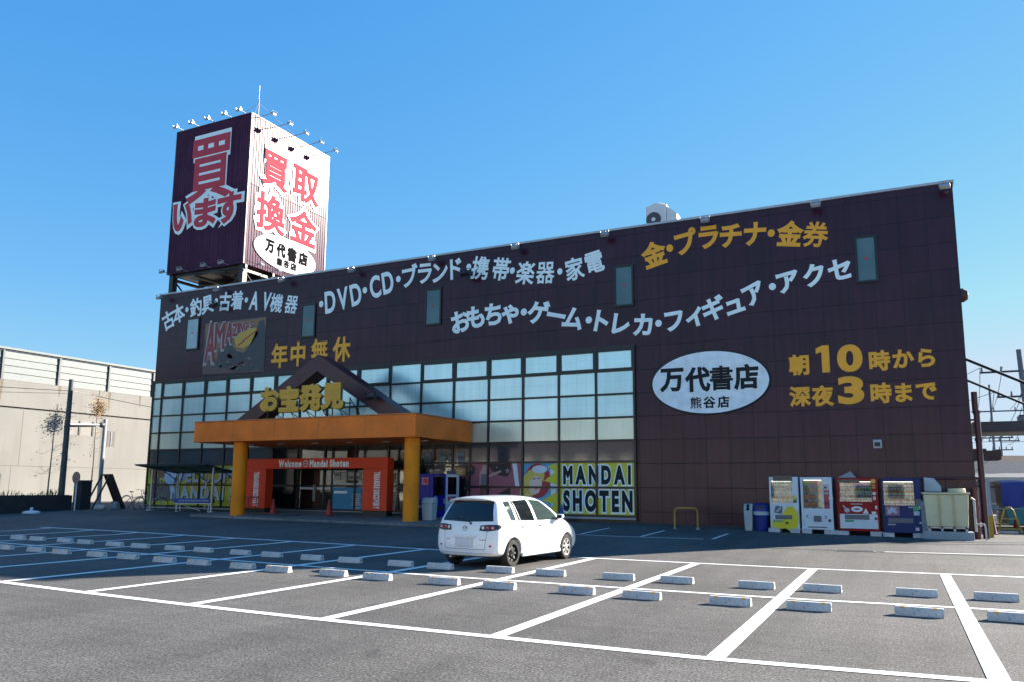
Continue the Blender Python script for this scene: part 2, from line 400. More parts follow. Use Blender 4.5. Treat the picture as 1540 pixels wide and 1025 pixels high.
def put(mb, ch, c, U, V, N, em, wx=1.0, wt=.018, depth=.012, rot=0.0, col=None, fit=None):
    """one character centred at c; fit=(w,h) scales its own box instead of the em"""
    vs, fs, sz = GL[(ch, wt)]
    c, U, V, N = Vector(c), Vector(U), Vector(V), Vector(N)
    sx, sy = em*wx, em
    if fit: sx, sy = fit[0]/max(sz[0]-2*wt, .01), fit[1]/max(sz[1]-2*wt, .01)
    ca, sa = math.cos(rot), math.sin(rot)
    out = []
    for x, y, z in vs:
        a, b = x*sx, y*sy
        out.append(c + U*(a*ca-b*sa) + V*(a*sa+b*ca) + N*(z*depth*.5))
    mb.add(out, fs, col)
UX, UZ, NY = Vector((1, 0, 0)), Vector((0, 0, 1)), Vector((0, -1, 0))
def fac_text(mb, items, hpx, plane=0.0, wt=.018, depth=.02, wx=.92, rotk=1.0, hscale=1.0):
    """items: (char, px, py) measured in the photo; hpx: kanji height there"""
    P = [fac(x, y, plane) for _, x, y in items]
    for i, (ch, x, y) in enumerate(items):
        a, b = P[max(i-1, 0)], P[min(i+1, len(P)-1)]
        rot = math.atan2(b.z-a.z, b.x-a.x)*rotk
        h = fac(x, y-hpx/2, plane).z - fac(x, y+hpx/2, plane).z
        k_ = 1.27 if ord(ch) < 128 else 1.0
        put(mb, ch, P[i]+NY*(depth*.5+.004), UX, UZ, NY, h*hscale*k_, wx*(.74 if k_ > 1 else 1), (.016 if ch in '機器熊' else min(wt, .024) if ch in '書電携帯楽券無家着釣' else wt), depth, rot)
def row_text(mb, s, x0, x1, zc, h, Y, wt=.032, depth=.012, gap=.12, U=UX, V=UZ, N=NY, org=None, col=None, cond=None):
    """latin text set to fill x0..x1 with cap height h"""
    adv = []
    for ch in s:
        adv.append(.35 if ch == ' ' else GL[(ch, wt)][2][0]-2*wt*.6+gap)
    tot = sum(adv); k = (x1-x0)/tot; x = x0
    capz = .70
    for ch, a in zip(s, adv):
        if ch != ' ':
            sz = GL[(ch, wt)][2]
            em = h/capz
            hh = (sz[1]-2*wt)*em
            low = ch in 'elcoanmid' and ch.islower()
            zz = zc
            if ch.islower(): zz = zc - h/2 + hh/2 - 0.0
            cen = (Vector((x+a*k/2, Y, zz)) if org is None else org + U*(x+a*k/2) + V*zz)
            put(mb, ch, cen, U, V, N, em, k/em, wt, depth, 0, col)
        x += a*k

# ================================================================== GROUND
def ground():
    xs = [-400, -250, -150, -100, -75] + list(range(-60, 21)) + [28, 40, 60, 100, 160, 260, 400]
    ys = [-300, -180, -110, -80, -60, -48] + list(range(-40, -13)) + [-12.4] + [-11.4+i*1.04 for i in range(0, 11)] + [-1+i for i in range(0, 12)] + [14, 18, 24, 32, 44, 60, 90, 140, 220, 340, 600]
    mb = MB(); nx = len(xs)
    for y in ys:
        for x in xs: mb.v.append((x, y, gz(x, y)))
    for j in range(len(ys)-1):
        for i in range(nx-1): mb.f.append((j*nx+i, j*nx+i+1, (j+1)*nx+i+1, (j+1)*nx+i)); mb.c.append(None)
    o = mb.build('ground', M_ASPH); o['kind'] = 'structure'
ground()
def sheet(name, loop, dz, m, step=.8):
    """flat painted or paved area following the ground; loop = 4 corners (x,y)"""
    a, b, c, d = [Vector((p[0], p[1], 0)) for p in loop]
    nu = max(1, int(max((b-a).length, (c-d).length)/step)); nv = max(1, int(max((d-a).length, (c-b).length)/step))
    mb = MB()
    for j in range(nv+1):
        for i in range(nu+1):
            u, v = i/nu, j/nv
            q = (a*(1-u)+b*u)*(1-v) + (d*(1-u)+c*u)*v
            mb.v.append((q.x, q.y, gz(q.x, q.y)+dz))
    for j in range(nv):
        for i in range(nu): mb.f.append((j*(nu+1)+i, j*(nu+1)+i+1, (j+1)*(nu+1)+i+1, (j+1)*(nu+1)+i)); mb.c.append(None)
    return mb
def merge(ms):
    r = MB()
    for m in ms: r.add(m.v, m.f)
    return r
def dY(x): return float(np.interp(x, [-32, -27, -25, -20, -15, -12.5, -10, -8, -2.5, 0, 4, 8], [1.3, 1.2, 1.08, .72, .42, .22, .08, 0, .0, .25, .5, .6]))
YF, YM, YB = -22.62, -17.66, -12.55
def strip(pts, wd, dz=.006):
    r = MB()
    for (a, b) in zip(pts[:-1], pts[1:]):
        d = Vector((b[0]-a[0], b[1]-a[1], 0)).normalized(); nn = Vector((-d.y, d.x, 0))*wd/2
        m = sheet('', [(a[0]-nn.x, a[1]-nn.y), (b[0]-nn.x, b[1]-nn.y), (b[0]+nn.x, b[1]+nn.y), (a[0]+nn.x, a[1]+nn.y)], dz, None)
        r.add(m.v, m.f)
    return r
xsl = [7.5-2.5*i for i in range(0, 16)]     # stall lines
def lane(Y, w_, x0, x1, dz):
    pts = [x for x in np.arange(x0, x1, 1.25)]+[x1]
    return strip([(x, Y+dY(x)) for x in pts], w_, dz)
mk = [lane(YF, .16, -30.2, 9, .006), lane(YM, .14, -30.6, 9, .006), lane(YB, .15, -30.8, 9, .006)]
for x in xsl:
    if x < -30.5: continue
    mk.append(strip([(x, YF+dY(x)+.06), (x, YM+dY(x)-.06)], .19, .0085))
    mk.append(strip([(x, YM+dY(x)+.06), (x, YB+dY(x)-.06)], .19, .0085))
# stalls in front of the shop
mk.append(strip([(-13.9, -6.25), (-9.2, -6.2), (-6.15, -5.65)], .11))
for x in (-13.0, -10.45, -8.38, -6.15): mk.append(strip([(x, -5.9 if x < -7 else -5.55), (x, -3.0)], .10, .0085))
mk.append(strip([(-3.95, -4.9), (-3.97, -2.6)], .10))
mk.append(strip([(-1.2, -7.45), (2.05, -6.65), (9, -5.2)], .12, .012))
o = merge(mk).build('parking_markings', M_LINE); o['kind'] = 'structure'
o = sheet('', [(-6.4, -8.0), (14, -6.0), (14, -.05), (-6.4, -.05)], .0075, None).build('apron', M_APRON); o['kind'] = 'structure'
# paving before the entrance, a low kerbed slab
def slab():
    mb = MB(); xs = np.linspace(-30.3, -15.9, 20)
    for x in xs:
        yf = -4.6 - (x+30.3)/14.4*.75
        for (y, z) in ((yf, gz(x, yf)-.05), (yf, gz(x, yf)+.09), (yf+.12, gz(x, yf)+.10), (-.03, gz(x, 0)+.11)): mb.v.append((x, y, z))
    for i in range(len(xs)-1):
        for k in range(3): mb.f.append((i*4+k, i*4+4+k, i*4+5+k, i*4+1+k)); mb.c.append(None)
    for i in (0, len(xs)-1): mb.f.append((i*4, i*4+1, i*4+2, i*4+3)); mb.c.append(None)
    o = mb.build('entrance_paving', M_SLAB); o['kind'] = 'structure'
slab()
# street between the lot and the viaduct
o = sheet('', [(-53, -80), (-43.2, -80), (-43.2, 60), (-53, 60)], .008, None, 3).build('road', M_ROAD); o['kind'] = 'structure'

# drain grate
t = thing('drain_grate', 'small dark slotted drain grate at the end of the white line on the asphalt', 'drain', (-1.9, -7.55, gz(-1.9, -7.55)+.004), R(12))
MB().box(-.5, .5, -.17, .17, 0, .012).build('frame', M_STEEL, t)
m_ = MB()
for i in range(12): m_.box(-.45+i*.076, -.41+i*.076, -.13, .13, .012, .018)
m_.build('slots', M_BLACK, t)

# ================================================================== WHEEL STOPS
def ordn(i): return ['first', 'second', 'third', 'fourth', 'fifth', 'sixth', 'seventh', 'eighth', 'ninth', 'tenth', 'eleventh', 'twelfth', 'thirteenth', 'fourteenth', 'fifteenth', 'sixteenth', 'seventeenth', 'eighteenth', 'nineteenth', 'twentieth', 'twenty-first', 'twenty-second', 'twenty-third', 'twenty-fourth'][i]
def stop_mesh(orange):
    t = thing('wheel_stop', 'x', 'wheel stop')
    mb = MB(); pr = [(-.075, 0), (-.072, .03), (-.045, .112), (-.035, .12), (.035, .12), (.045, .112), (.072, .03), (.075, 0)]
    mb.prism([(-.3, y, z) for y, z in pr], (.6, 0, 0)); mb.build('block', M_CONC, t, bevel=.006, seg=1)
    for s in (-1, 1): MB().cyl((s*.3, .0, .065), (s*.3022, 0, .065), .016, n=10).build('bolt_hole', M_BLACK, t)
    if orange:
        for s in (-1, 1):
            MB().box(s*.2-.028, s*.2+.028, -.050, -.032, .100, .1235).build('reflector', mat('orange_reflector', (.85, .42, .03), .3), t)
    return t
pA, pB = stop_mesh(False), stop_mesh(True)
def place_stops(base, orange, yoff, row, grp):
    pos = []
    for k in range(-2, 12):
        x0 = -2.5*k
        for c in (-.54, -1.95):
            pos.append((x0+c, yoff))
    pos = [(x, y) for x, y in pos if x < 1.5]
    pos.sort(key=lambda p: -p[0]); n = 0
    for x, y in pos:
        jx, jy, jr = random.uniform(-.04, .04), random.uniform(-.045, .045), random.uniform(-.035, .035)
        if row == 'far' and x < -26.4: continue
        if row == 'near' and x < -22.6: continue
        lab = (f'white concrete wheel stop with orange reflectors, {ordn(n)} from the right in the near row' if orange else
               f'plain white concrete wheel stop, {ordn(n)} from the right in the far row')
        yy = y + dY(x) + jy
        o = base if n == 0 else dup(base)
        o.location = (x+jx, yy, gz(x, yy)); o.rotation_euler = (0, 0, jr); o['label'] = lab; o['group'] = grp
        n += 1
place_stops(pA, False, -16.52, 'far', 'wheel stops in the far parking row')
place_stops(pB, True, -18.74, 'near', 'wheel stops in the near parking row')

# ================================================================== STORE BUILDING
X0, X1, HB, DB = -38.99, 1.59, 12.60, 24.0
store = thing('store_building', 'large dark maroon clad store with big Japanese lettering and a glazed lower left front', 'store', (-18.7, 0, .2))
def part(mb, name, m, par=None, **k): return mb.build(name, m, par or store, world=True, **k)
EX0, EX1, EZ = -29.70, -18.0, 3.60          # opening of the entrance hall
mb = MB().box(X0, EX0, 0, DB, -.3, HB); mb.box(EX1, X1, 0, DB, -.3, HB); mb.box(EX0, EX1, 0, DB, EZ, HB); mb.box(EX0, EX1, 9, DB, -.3, EZ)
wall = part(mb, 'wall', M_WALL)
part(MB().box(EX0, EX1, .02, 9, -.3, .36), 'hall_floor', mat('hall_floor_tile', (.20, .19, .17), .3, var=.1))
part(MB().box(EX0+.001, EX1-.001, .0, 8.99, EZ-.05, EZ-.002), 'hall_ceiling', mat('hall_ceiling_white', (.42, .42, .40), .8))
for a, b, c, d in ((EX0+.001, EX0+.05, .02, 8.95), (EX1-.05, EX1-.001, .02, 8.95), (EX0+.051, EX1-.051, 8.90, 8.98)): part(MB().box(a, b, c, d, .361, EZ-.051), 'hall_wall', mat('hall_wall_paint', (.24, .22, .20), .8))
M_HALL = mat('hall_lamp', (.8, .8, .7)); bsdf(M_HALL).inputs['Emission Color'].default_value = (1, .95, .80, 1); bsdf(M_HALL).inputs['Emission Strength'].default_value = 5.0
for y in (1.6, 4.2, 6.8):
    for x in (-28.3, -26.2, -24.1, -22.0, -19.9): part(MB().box(x-.65, x+.65, y-.11, y+.11, EZ-.11, EZ-.052), 'hall_lamp', M_HALL)
mb = MB().box(X0-.05, X1+.05, -.06, .30, HB, HB+.09); mb.box(X0-.05, X0+.3, .30, DB, HB, HB+.09); mb.box(X1-.3, X1+.05, .30, DB, HB, HB+.09)
part(mb, 'roof_edge', M_COPING)
part(MB().box(X0-.015, X1+.015, -.02, -.001, .05, .30), 'plinth', mat('plinth_concrete', (.05, .045, .045), .8))
# ---- curtain wall
EDG = [-38.95, -38.23, -36.52, -34.82, -33.15, -31.44, -29.75, -28.05, -26.3, -24.4, -22.49, -20.73, -18.95, -17.13, -15.42, -13.71, -12.01, -10.34]
ROW = [7.52, 6.55, 5.56, 4.59, 3.64, 2.77, 1.70, .55]
mb = MB()
mb.box(EDG[0], EDG[-1]+.06, -.02, -.001, .30, 7.60)
for x in EDG: mb.box(x-.045, x+.045, -.115, -.02, .36, 7.60)
for i, z in enumerate(ROW):
    h = .075 if i == 0 else .042
    for a, b in zip(EDG[:-1], EDG[1:]): mb.box(a+.045, b-.045, -.105, -.02, z-h, z+h)
cw = part(mb, 'curtain_wall_frame', M_FRAME)
mb = MB().box(EDG[0], EDG[-1], -.14, -.02, .42, .50); part(mb, 'sill_rail', M_GREY)
ENT = (-28.05, -18.95)
for r in range(5):
    for i, (a, b) in enumerate(zip(EDG[:-1], EDG[1:])):
        if r >= 4 and a > -30 and b < -18.8: continue
        z1, z0 = ROW[r], ROW[r+1]
        e = .052
        if r == 0 and i not in (0, 10):
            # opening light with its own thicker sash
            q = .06 if i % 3 else .075
            f = MB(); f.box(a+.045, b-.045, -.10, -.03, z1-.09-q, z1-.078); f.box(a+.045, b-.045, -.10, -.03, z0+.045, z0+.045+q)
            f.box(a+.045, a+.045+q, -.10, -.03, z0+.045+q, z1-.09-q); f.box(b-.045-q, b-.045, -.10, -.03, z0+.045+q, z1-.09-q)
            part(f, 'sash', M_FRAME)
            e = .055+q
        mm = (random.choice(FILMS), random.choice(FILMS), random.choice(FILMS), M_FILM2, M_DPANE)[r]
        # every pane leans a little, as real glazing does
        tx, tz = random.uniform(-.004, .004), random.uniform(-.004, .004)
        P = [(a+e, -.05+tx, z0+.044+(e-.052)), (b-e, -.05-tx, z0+.044+(e-.052)), (b-e, -.05-tx+tz, z1-.044-(e-.052)*1.2), (a+e, -.05+tx+tz, z1-.044-(e-.052)*1.2)]
        part(MB().prism(P, (0, .02, 0)), 'window_pane', mm)

# ---- printed panels in the bottom two rows
def gfx_panel(name, x0, x1, shapes):
    mb = MB(); mb.prism([(x0, -.05, .60), (x1, -.05, .60), (x1, -.05, 2.73), (x0, -.05, 2.73)], (0, .02, 0), shapes[0])
    lay = 0
    for col, loops in shapes[1:]:
        lay += 1
        for lp in loops:
            mb.poly([(x, -.0505-lay*.0022, z) for x, z in lp], col)
    return part(mb, name, M_COLR)
def ell(cx, cz, rx, rz, n=24, a0=0, a1=2*math.pi): return [(cx+rx*math.cos(a0+(a1-a0)*i/n), cz+rz*math.sin(a0+(a1-a0)*i/n)) for i in range(n)]
def star(cx, cz, r, k=.45, n=5, ph=math.pi/2): return [(cx+(r if i % 2 == 0 else r*k)*math.cos(ph+math.pi*i/n), cz+(r if i % 2 == 0 else r*k)*math.sin(ph+math.pi*i/n)) for i in range(2*n)]
YG, NAV, SKYB, WHT = (.66, .62, .03), (.012, .018, .03), (.16, .45, .72), (.74, .77, .80)
def FX(x, y): q = fac(x, y); return (q.x, q.z)
# right panel: dark capitals on yellow-green with white jagged edge
g = gfx_panel('window_graphic', -13.66, -10.39, [YG, ((.55, .62, .10), [[(-13.66, .60), (-13.0, .60), (-13.66, 1.0)]])])
mb = MB(); mbw = MB()
for s_, x0, x1, zc, hh in (('MANDAI', -13.58, -10.48, 2.22, .68), ('SHOTEN', -13.58, -10.42, 1.15, .76)):
    row_text(mbw, s_, x0, x1, zc, hh, -.064, wt=.13, depth=.004, gap=.20)
    row_text(mb, s_, x0, x1, zc, hh, -.070, wt=.06, depth=.004, gap=.2835)
for ch_mb, nm, m_ in ((mbw, 'letter_outline', M_WHITEP), (mb, 'lettering', M_DARKTX)): part(ch_mb, nm, m_, g)
def px(*pts): return [FX(*p) for p in pts]
gfx_panel('window_graphic', -15.37, -13.76, [(.10, .40, .62),
    (WHT, [px((771, 695), (778, 695), (782, 732), (776, 732)), px((828, 702), (842, 694.5), (842, 725), (836, 740), (830, 768))]),
    ((.42, .02, .04), [ell(-14.72, 1.98, .62, .74)]),
    ((.72, .55, .10), [px((782, 742), (788, 716), (797, 706), (812, 704), (820, 712), (818, 722), (803, 742), (792, 752))]),
    ((.80, .60, .50), [px((797, 722), (806, 714), (814, 716), (816, 728), (811, 740), (802, 744), (796, 736))]),
    ((.02, .015, .02), [px((802, 719), (806, 717.5), (806, 719), (802, 720.5)), px((809, 718), (813, 717), (813, 718.5), (809, 719.5))]),
    ((.75, .06, .06), [px((805, 733), (811, 731), (811, 733), (806, 735))]),
    (WHT, [ell(-14.62, 2.46, .36, .17)]),
    (YG, [px((842, 694.5), (824, 700), (836, 709), (819, 722), (836, 727), (842, 731)), px((842, 736), (816, 752), (836, 757), (822, 766), (842, 771))]),
    ((.30, .50, .60), [px((778, 758), (800, 752), (824, 762), (820, 768), (780, 768))])])
gfx_panel('window_graphic', -18.7, -15.47, [(.36, .10, .14),
    ((.015, .013, .02), [px((690, 697), (712, 699), (716, 703), (714, 712), (702, 715), (694, 709)), px((688, 715), (700, 716), (708, 728), (702, 744), (692, 752), (686, 750)),
                         px((735, 697), (768, 696), (770, 706), (764, 716), (752, 714), (740, 706)), px((748, 742), (768, 732), (770, 768), (752, 765))]),
    ((.35, .22, .24), [star(*FX(708, 704), .13), star(*FX(764, 707), .14), star(*FX(697, 718), .06), star(*FX(700, 733), .06), star(*FX(748, 702), .06)]),
    ((.55, .36, .30), [px((722, 712), (727, 699), (733, 698), (734, 714), (754, 706), (755, 708.5), (734, 718), (733, 740), (732, 768), (724, 768), (722, 738))]),
    ((.20, .17, .22), [px((724, 712), (733, 712), (733, 728), (724, 728))]),
    ((.16, .06, .05), [px((723, 728), (733, 728), (735, 750), (721, 750))])])
# left panel: man in a grey suit and a big greeting
g = gfx_panel('window_graphic', -38.90, -31.6, [(.52, .52, .03),
    ((.30, .45, .66), [px((246, 706), (258, 703), (282, 706), (286, 718), (270, 724), (262, 730), (266, 752), (257, 752), (250, 724))]),
    ((.15, .062, .05), [px((226, 705), (234, 698), (238, 712), (238, 722), (228, 722))]),
    ((.115, .112, .118), [px((224, 752), (226, 727), (236, 722), (240, 714), (248, 722), (256, 728), (259, 752))]),
    ((.17, .075, .055), [px((238, 702), (242, 697), (249, 697), (250, 708), (248, 717), (243, 720), (239, 714))]),
    ((.40, .42, .10), [px((241, 719), (244, 717), (248, 719), (246, 736), (244, 736))]),
    ((.09, .085, .09), [px((243, 721), (246, 721), (247, 742), (244, 742))]),
    ((.05, .045, .04), [px((237, 700), (240, 695), (250, 695), (252, 699), (244, 698), (239, 704))])])
mbk, mbl = MB(), MB()
for s_, x0, x1, zc, hh in (('WELCOME', fac(256, 713).x, fac(365, 713).x, 2.22, .72), ('MANDAI SHOTEN', fac(258, 735).x, fac(432, 740).x, 1.28, .70)):
    row_text(mbk, s_, x0+.05, x1+.05, zc-.05, hh, -.076, wt=.045, depth=.004, gap=.14)
    row_text(mbl, s_, x0, x1, zc, hh, -.084, wt=.045, depth=.004, gap=.14)
def clipx(mb, xm):
    keep = [k for k, f in enumerate(mb.f) if max(mb.v[i][0] for i in f) < xm]
    r = MB(); ix = {}
    for k in keep:
        for i in mb.f[k]:
            if i not in ix: ix[i] = len(r.v); r.v.append(mb.v[i])
        r.f.append(tuple(ix[i] for i in mb.f[k])); r.c.append(mb.c[k])
    return r
part(clipx(mbk, -31.62), 'letter_shadow', M_DARKTX, g); part(clipx(mbl, -31.62), 'lettering', mat('pale_blue_letter_film', (.45, .60, .74), .45), g)

# ---- narrow windows of the upper floor
for k, (xa, xb) in enumerate(((-36.68, -36.02), (-28.28, -27.32), (-20.66, -19.74), (-11.17, -10.30), (-1.74, -.98))):
    if k == 0: xb = -35.65
    z0, z1 = 9.22, 11.02
    f = MB()
    f.box(xa, xa+.085, -.07, 0, z0, z1); f.box(xb-.085, xb, -.07, 0, z0, z1); f.box(xa+.085, xb-.085, -.07, 0, z1-.085, z1); f.box(xa+.085, xb-.085, -.07, 0, z0, z0+.085)
    wf = part(f, 'window', M_FRAME)
    tx = random.uniform(-.006, .006)
    part(MB().prism([(xa+.085, -.035+tx, z0+.085), (xb-.085, -.035-tx, z0+.085), (xb-.085, -.03-tx, z1-.085), (xa+.085, -.03+tx, z1-.085)], (0, .02, 0)), 'pane', mat('blue_grey_window_glass', (.10, .17, .19), .05, var=.2, scale=.8) if k else mat('pale_window_glass', (.36, .50, .54), .06, var=.1), wf)
    xm, zm = (xa+xb)/2, (z0+z1)/2
    part(MB().prism([(xm-.075, -.05, zm+.065), (xm+.075, -.05, zm+.065), (xm, -.05, zm-.065)], (0, .003, 0)), 'fire_access_sticker', mat('red_sticker', (.55, .05, .06), .5), wf)

# ---- lettering
def zl(items, ox, oy, k): return [(c, ox+x/k, oy+y/k) for c, x, y in items]
L1 = zl([('古', 143, 265), ('本', 208, 222), ('・', 263, 198), ('釣', 320, 182), ('具', 395, 165), ('・', 452, 140), ('古', 508, 145), ('着', 585, 137), ('・', 645, 135), ('A', 697, 140), ('V', 775, 145), ('機', 840, 155), ('器', 935, 165)], 220, 420, 4.278)
L2 = zl([('・', 72, 332), ('D', 113, 322), ('V', 172, 307), ('D', 232, 287), ('・', 274, 268), ('C', 322, 252), ('D', 380, 232), ('・', 429, 216), ('ブ', 483, 200), ('ラ', 552, 190), ('ン', 622, 185), ('ド', 695, 168), ('・', 755, 160), ('携', 808, 165), ('帯', 905, 170), ('・', 957, 177), ('楽', 1018, 187), ('器', 1110, 187), ('・', 1177, 181), ('家', 1245, 168), ('電', 1337, 138)], 460, 350, 3.08)
L3 = zl([('お', 80, 298), ('も', 133, 282), ('ち', 197, 272), ('ゃ', 258, 272), ('・', 308, 264), ('ゲ', 360, 265), ('ー', 425, 276), ('ム', 486, 287), ('・', 543, 293), ('ト', 590, 297), ('レ', 660, 308), ('カ', 738, 310), ('・', 795, 305), ('フ', 852, 297), ('ィ', 925, 283), ('ギ', 993, 250), ('ュ', 1071, 244), ('ア', 1143, 197), ('・', 1207, 172), ('ア', 1265, 155), ('ク', 1357, 130), ('セ', 1450, 110)], 660, 360, 2.406)
L4 = zl([('金', 222, 325), ('・', 285, 302), ('プ', 350, 275), ('ラ', 440, 258), ('チ', 528, 252), ('ナ', 625, 245), ('・', 690, 242), ('金', 765, 243), ('券', 868, 247)], 900, 260, 2.655)
L5 = zl([('年', 857, 487), ('中', 977, 477), ('無', 1115, 460), ('休', 1258, 448)], 220, 420, 4.278)
def line(items, h, m_, **k):
    mb = MB(); fac_text(mb, items, h, 0, **k); part(mb, 'lettering', m_)
line(L1, 29, M_WHITEP, wt=.030, wx=.84)
line(L2, 35.5, M_WHITEP, wt=.030, wx=.84)
line(L3, 36.5, M_WHITEP, wt=.040, wx=.95)
line(L4, 39.5, M_YEL, wt=.040, wx=.88)
line(L5, 37.5, M_YEL, wt=.030, wx=.86, rotk=.3)
H1 = zl([('朝', 775, 148), ('時', 1148, 127), ('か', 1258, 118), ('ら', 1365, 113)], 950, 500, 3.08)
H2 = zl([('深', 780, 293), ('夜', 885, 290), ('時', 1155, 277), ('ま', 1260, 275), ('で', 1365, 270)], 950, 500, 3.08)
mb = MB(); fac_text(mb, H1, 31, 0, wt=.040, wx=.96, rotk=.2); fac_text(mb, H2, 31, 0, wt=.040, wx=.96, rotk=.2)
for ch, x, y, w_, h_ in (('1', 885, 120, 62, 126), ('0', 1010, 116, 118, 128), ('3', 1015, 264, 122, 130)):
    a = fac(950+x/3.08, 500+y/3.08); a.y = -.02
    hh = fac(950+x/3.08, 500+(y-h_/2)/3.08).z-fac(950+x/3.08, 500+(y+h_/2)/3.08).z
    ww = fac(950+(x+w_/2)/3.08, 500+y/3.08).x-fac(950+(x-w_/2)/3.08, 500+y/3.08).x
    if ch == '1':      # heavy figure one: stem and flag
        x0_, x1_, zt, zb = a.x-ww/2, a.x+ww/2, a.z+hh/2, a.z-hh/2
        mb.prism([(q, -.005, z_) for q, z_ in ((x0_+ww*.42, zb), (x1_, zb), (x1_, zt), (x0_+ww*.50, zt), (x0_, zt-hh*.10), (x0_, zt-hh*.30), (x0_+ww*.42, zt-hh*.24))], (0, -.022, 0))
        continue
    vs, fs, sz = GL[(ch, .045)]
    put(mb, ch, a, UX, UZ, NY, 1, wt=.045, depth=.02, fit=(ww*(1-.09/sz[0]), hh*(1-.09/sz[1])))
part(mb, 'lettering', M_YEL)
# oval sign
mb = MB().prism([(x, -.001, z) for x, z in ell(-7.28, 5.86, 2.36, 1.30, 64)], (0, -.05, 0)); ov = part(mb, 'oval_sign', M_DARKTX)
part(MB().prism([(x, -.0515, z) for x, z in ell(-7.28, 5.86, 2.29, 1.235, 64)], (0, -.006, 0)), 'face', mat('oval_sign_face', (.82, .92, .96), .4), ov)
mb = MB()
O1 = zl([('万', 185, 218), ('代', 305, 214), ('書', 415, 207), ('店', 530, 202)], 950, 500, 3.08); O2 = zl([('熊', 298, 322), ('谷', 360, 320), ('店', 425, 318)], 950, 500, 3.08)
fac_text(mb, O1, 38, -.058, wt=.040, wx=.95, rotk=.2, depth=.012); fac_text(mb, O2, 18, -.058, wt=.032, wx=1.0, rotk=.2, depth=.012)
part(mb, 'lettering', M_DARKTX, ov)
# faded comic style poster (generic artwork)
random.seed(3)
mb = MB(); mb.prism([(-35.2, -.001, 7.78), (-30.68, -.001, 7.68), (-30.7, -.001, 10.60), (-35.23, -.001, 10.62)], (0, -.012, 0), (.115, .07, .065))
PX_ = lambda *pts: [(q[0], -.016, q[1]) for q in [FX(220+a/4.278, 420+b/4.278) for a, b in pts]]
PX2 = lambda *pts: [(q[0], -.019, q[1]) for q in [FX(220+a/4.278, 420+b/4.278) for a, b in pts]]
PX3 = lambda *pts: [(q[0], -.022, q[1]) for q in [FX(220+a/4.278, 420+b/4.278) for a, b in pts]]
mb.poly(PX_((385, 300), (770, 250), (765, 390), (600, 480), (385, 520)), (.26, .15, .075))
mb.poly(PX2((560, 350), (600, 330), (660, 315), (715, 315), (720, 355), (680, 410), (620, 440), (580, 430)), (.55, .36, .05))
mb.poly(PX2((470, 440), (490, 420), (505, 445), (520, 405), (545, 380), (556, 425), (580, 455), (630, 470), (690, 380), (730, 270), (760, 260), (768, 330), (765, 480), (755, 580), (560, 590), (450, 540)), (.045, .05, .062))
mb.poly(PX3((585, 420), (715, 325), (718, 333), (592, 428)), (.40, .05, .04))
for i in range(26):
    a, b = random.uniform(460, 750), random.uniform(470, 580); r_ = random.uniform(8, 26)
    mb.poly(PX3((a-r_, b), (a, b-r_*.6), (a+r_, b-r_*.1), (a+r_*.3, b+r_*.5)), random.choice([(.14, .05, .045), (.085, .085, .09), (.03, .035, .045), (.10, .03, .05), (.16, .13, .11)]))
po = part(mb, 'faded_poster', M_COLR)
m1, m2 = MB(), MB()
for ch, x, y, hh, ww in (('A', 415, 405, 235, 62), ('M', 475, 365, 155, 58), ('A', 535, 345, 120, 42), ('Z', 573, 328, 75, 34), ('I', 596, 318, 62, 9), ('N', 616, 312, 55, 20), ('G', 640, 305, 48, 20), ('S', 683, 295, 40, 18)):
    for mm_, dx, Y_, wt_ in ((m1, -4, -.0245, .085), (m2, 0, -.029, .032)):
        a = fac(220+(x+dx)/4.278, 420+(y-dx)/4.278); a.y = Y_
        put(mm_, ch, a, UX, UZ, NY, 1, wt=wt_, depth=.003, fit=(ww/4.278*.0505, hh/4.278*.0365))
part(m1, 'letter_outline', mat('faded_pale_film', (.36, .34, .36), .5), po); part(m2, 'lettering', mat('faded_red_film', (.26, .035, .045), .5), po)

# ---- small fixtures on the wall
mb = MB().box(-1.50, -1.22, -.16, 0, 3.16, 3.46); vb = part(mb, 'vent_box', mat('pale_blue_grey_metal', (.40, .46, .50), .4), bevel=.015)
part(MB().box(-1.46, -1.27, -.166, -.15, 3.22, 3.37), 'opening', M_BLACK, vb)
mb = MB().lathe([(.26, 0), (.25, .12), (.17, .24), (0, .28)], (X1, .55, 8.55), 16, axis='x'); part(mb, 'side_vent', M_MAROON)

# ---- canopy, columns and gable frame
CX0, CX1, CY, CZ0, CZ1 = -30.2, -17.93, -4.75, 3.66, 4.58
can = part(MB().box(CX0, CX1, CY, -.12, CZ0, CZ1), 'canopy', M_ORANGE, bevel=.02)
mb = MB().box(CX0-.03, CX1+.03, CY-.03, -.12, CZ1+.001, CZ1+.045); part(mb, 'roof_flashing', mat('orange_flashing', (.52, .17, .04), .4), can)
mb = MB()
for x in (CX0+2.45, CX0+4.9, CX0+7.35, CX0+9.8): mb.box(x-.004, x+.004, CY-.003, CY-.0, CZ0+.02, CZ1-.02)
part(mb, 'panel_joint', mat('orange_joint', (.25, .09, .02), .6), can)
for xa, xb in ((-28.17, -27.50), (-18.84, -18.10)):
    part(MB().cyl(((xa+xb)/2, -4.12, .15), ((xa+xb)/2, -4.12, CZ0-.002), .315, n=40), 'column', M_OCHRE, can, smooth=True)
mb = MB()
for k, x in enumerate(np.linspace(-29, -19, 6)): 
    part(MB().cyl((x, -2.4, CZ0-.03), (x, -2.4, CZ0-.001), .16, n=20), 'downlight', M_WHITE, can)
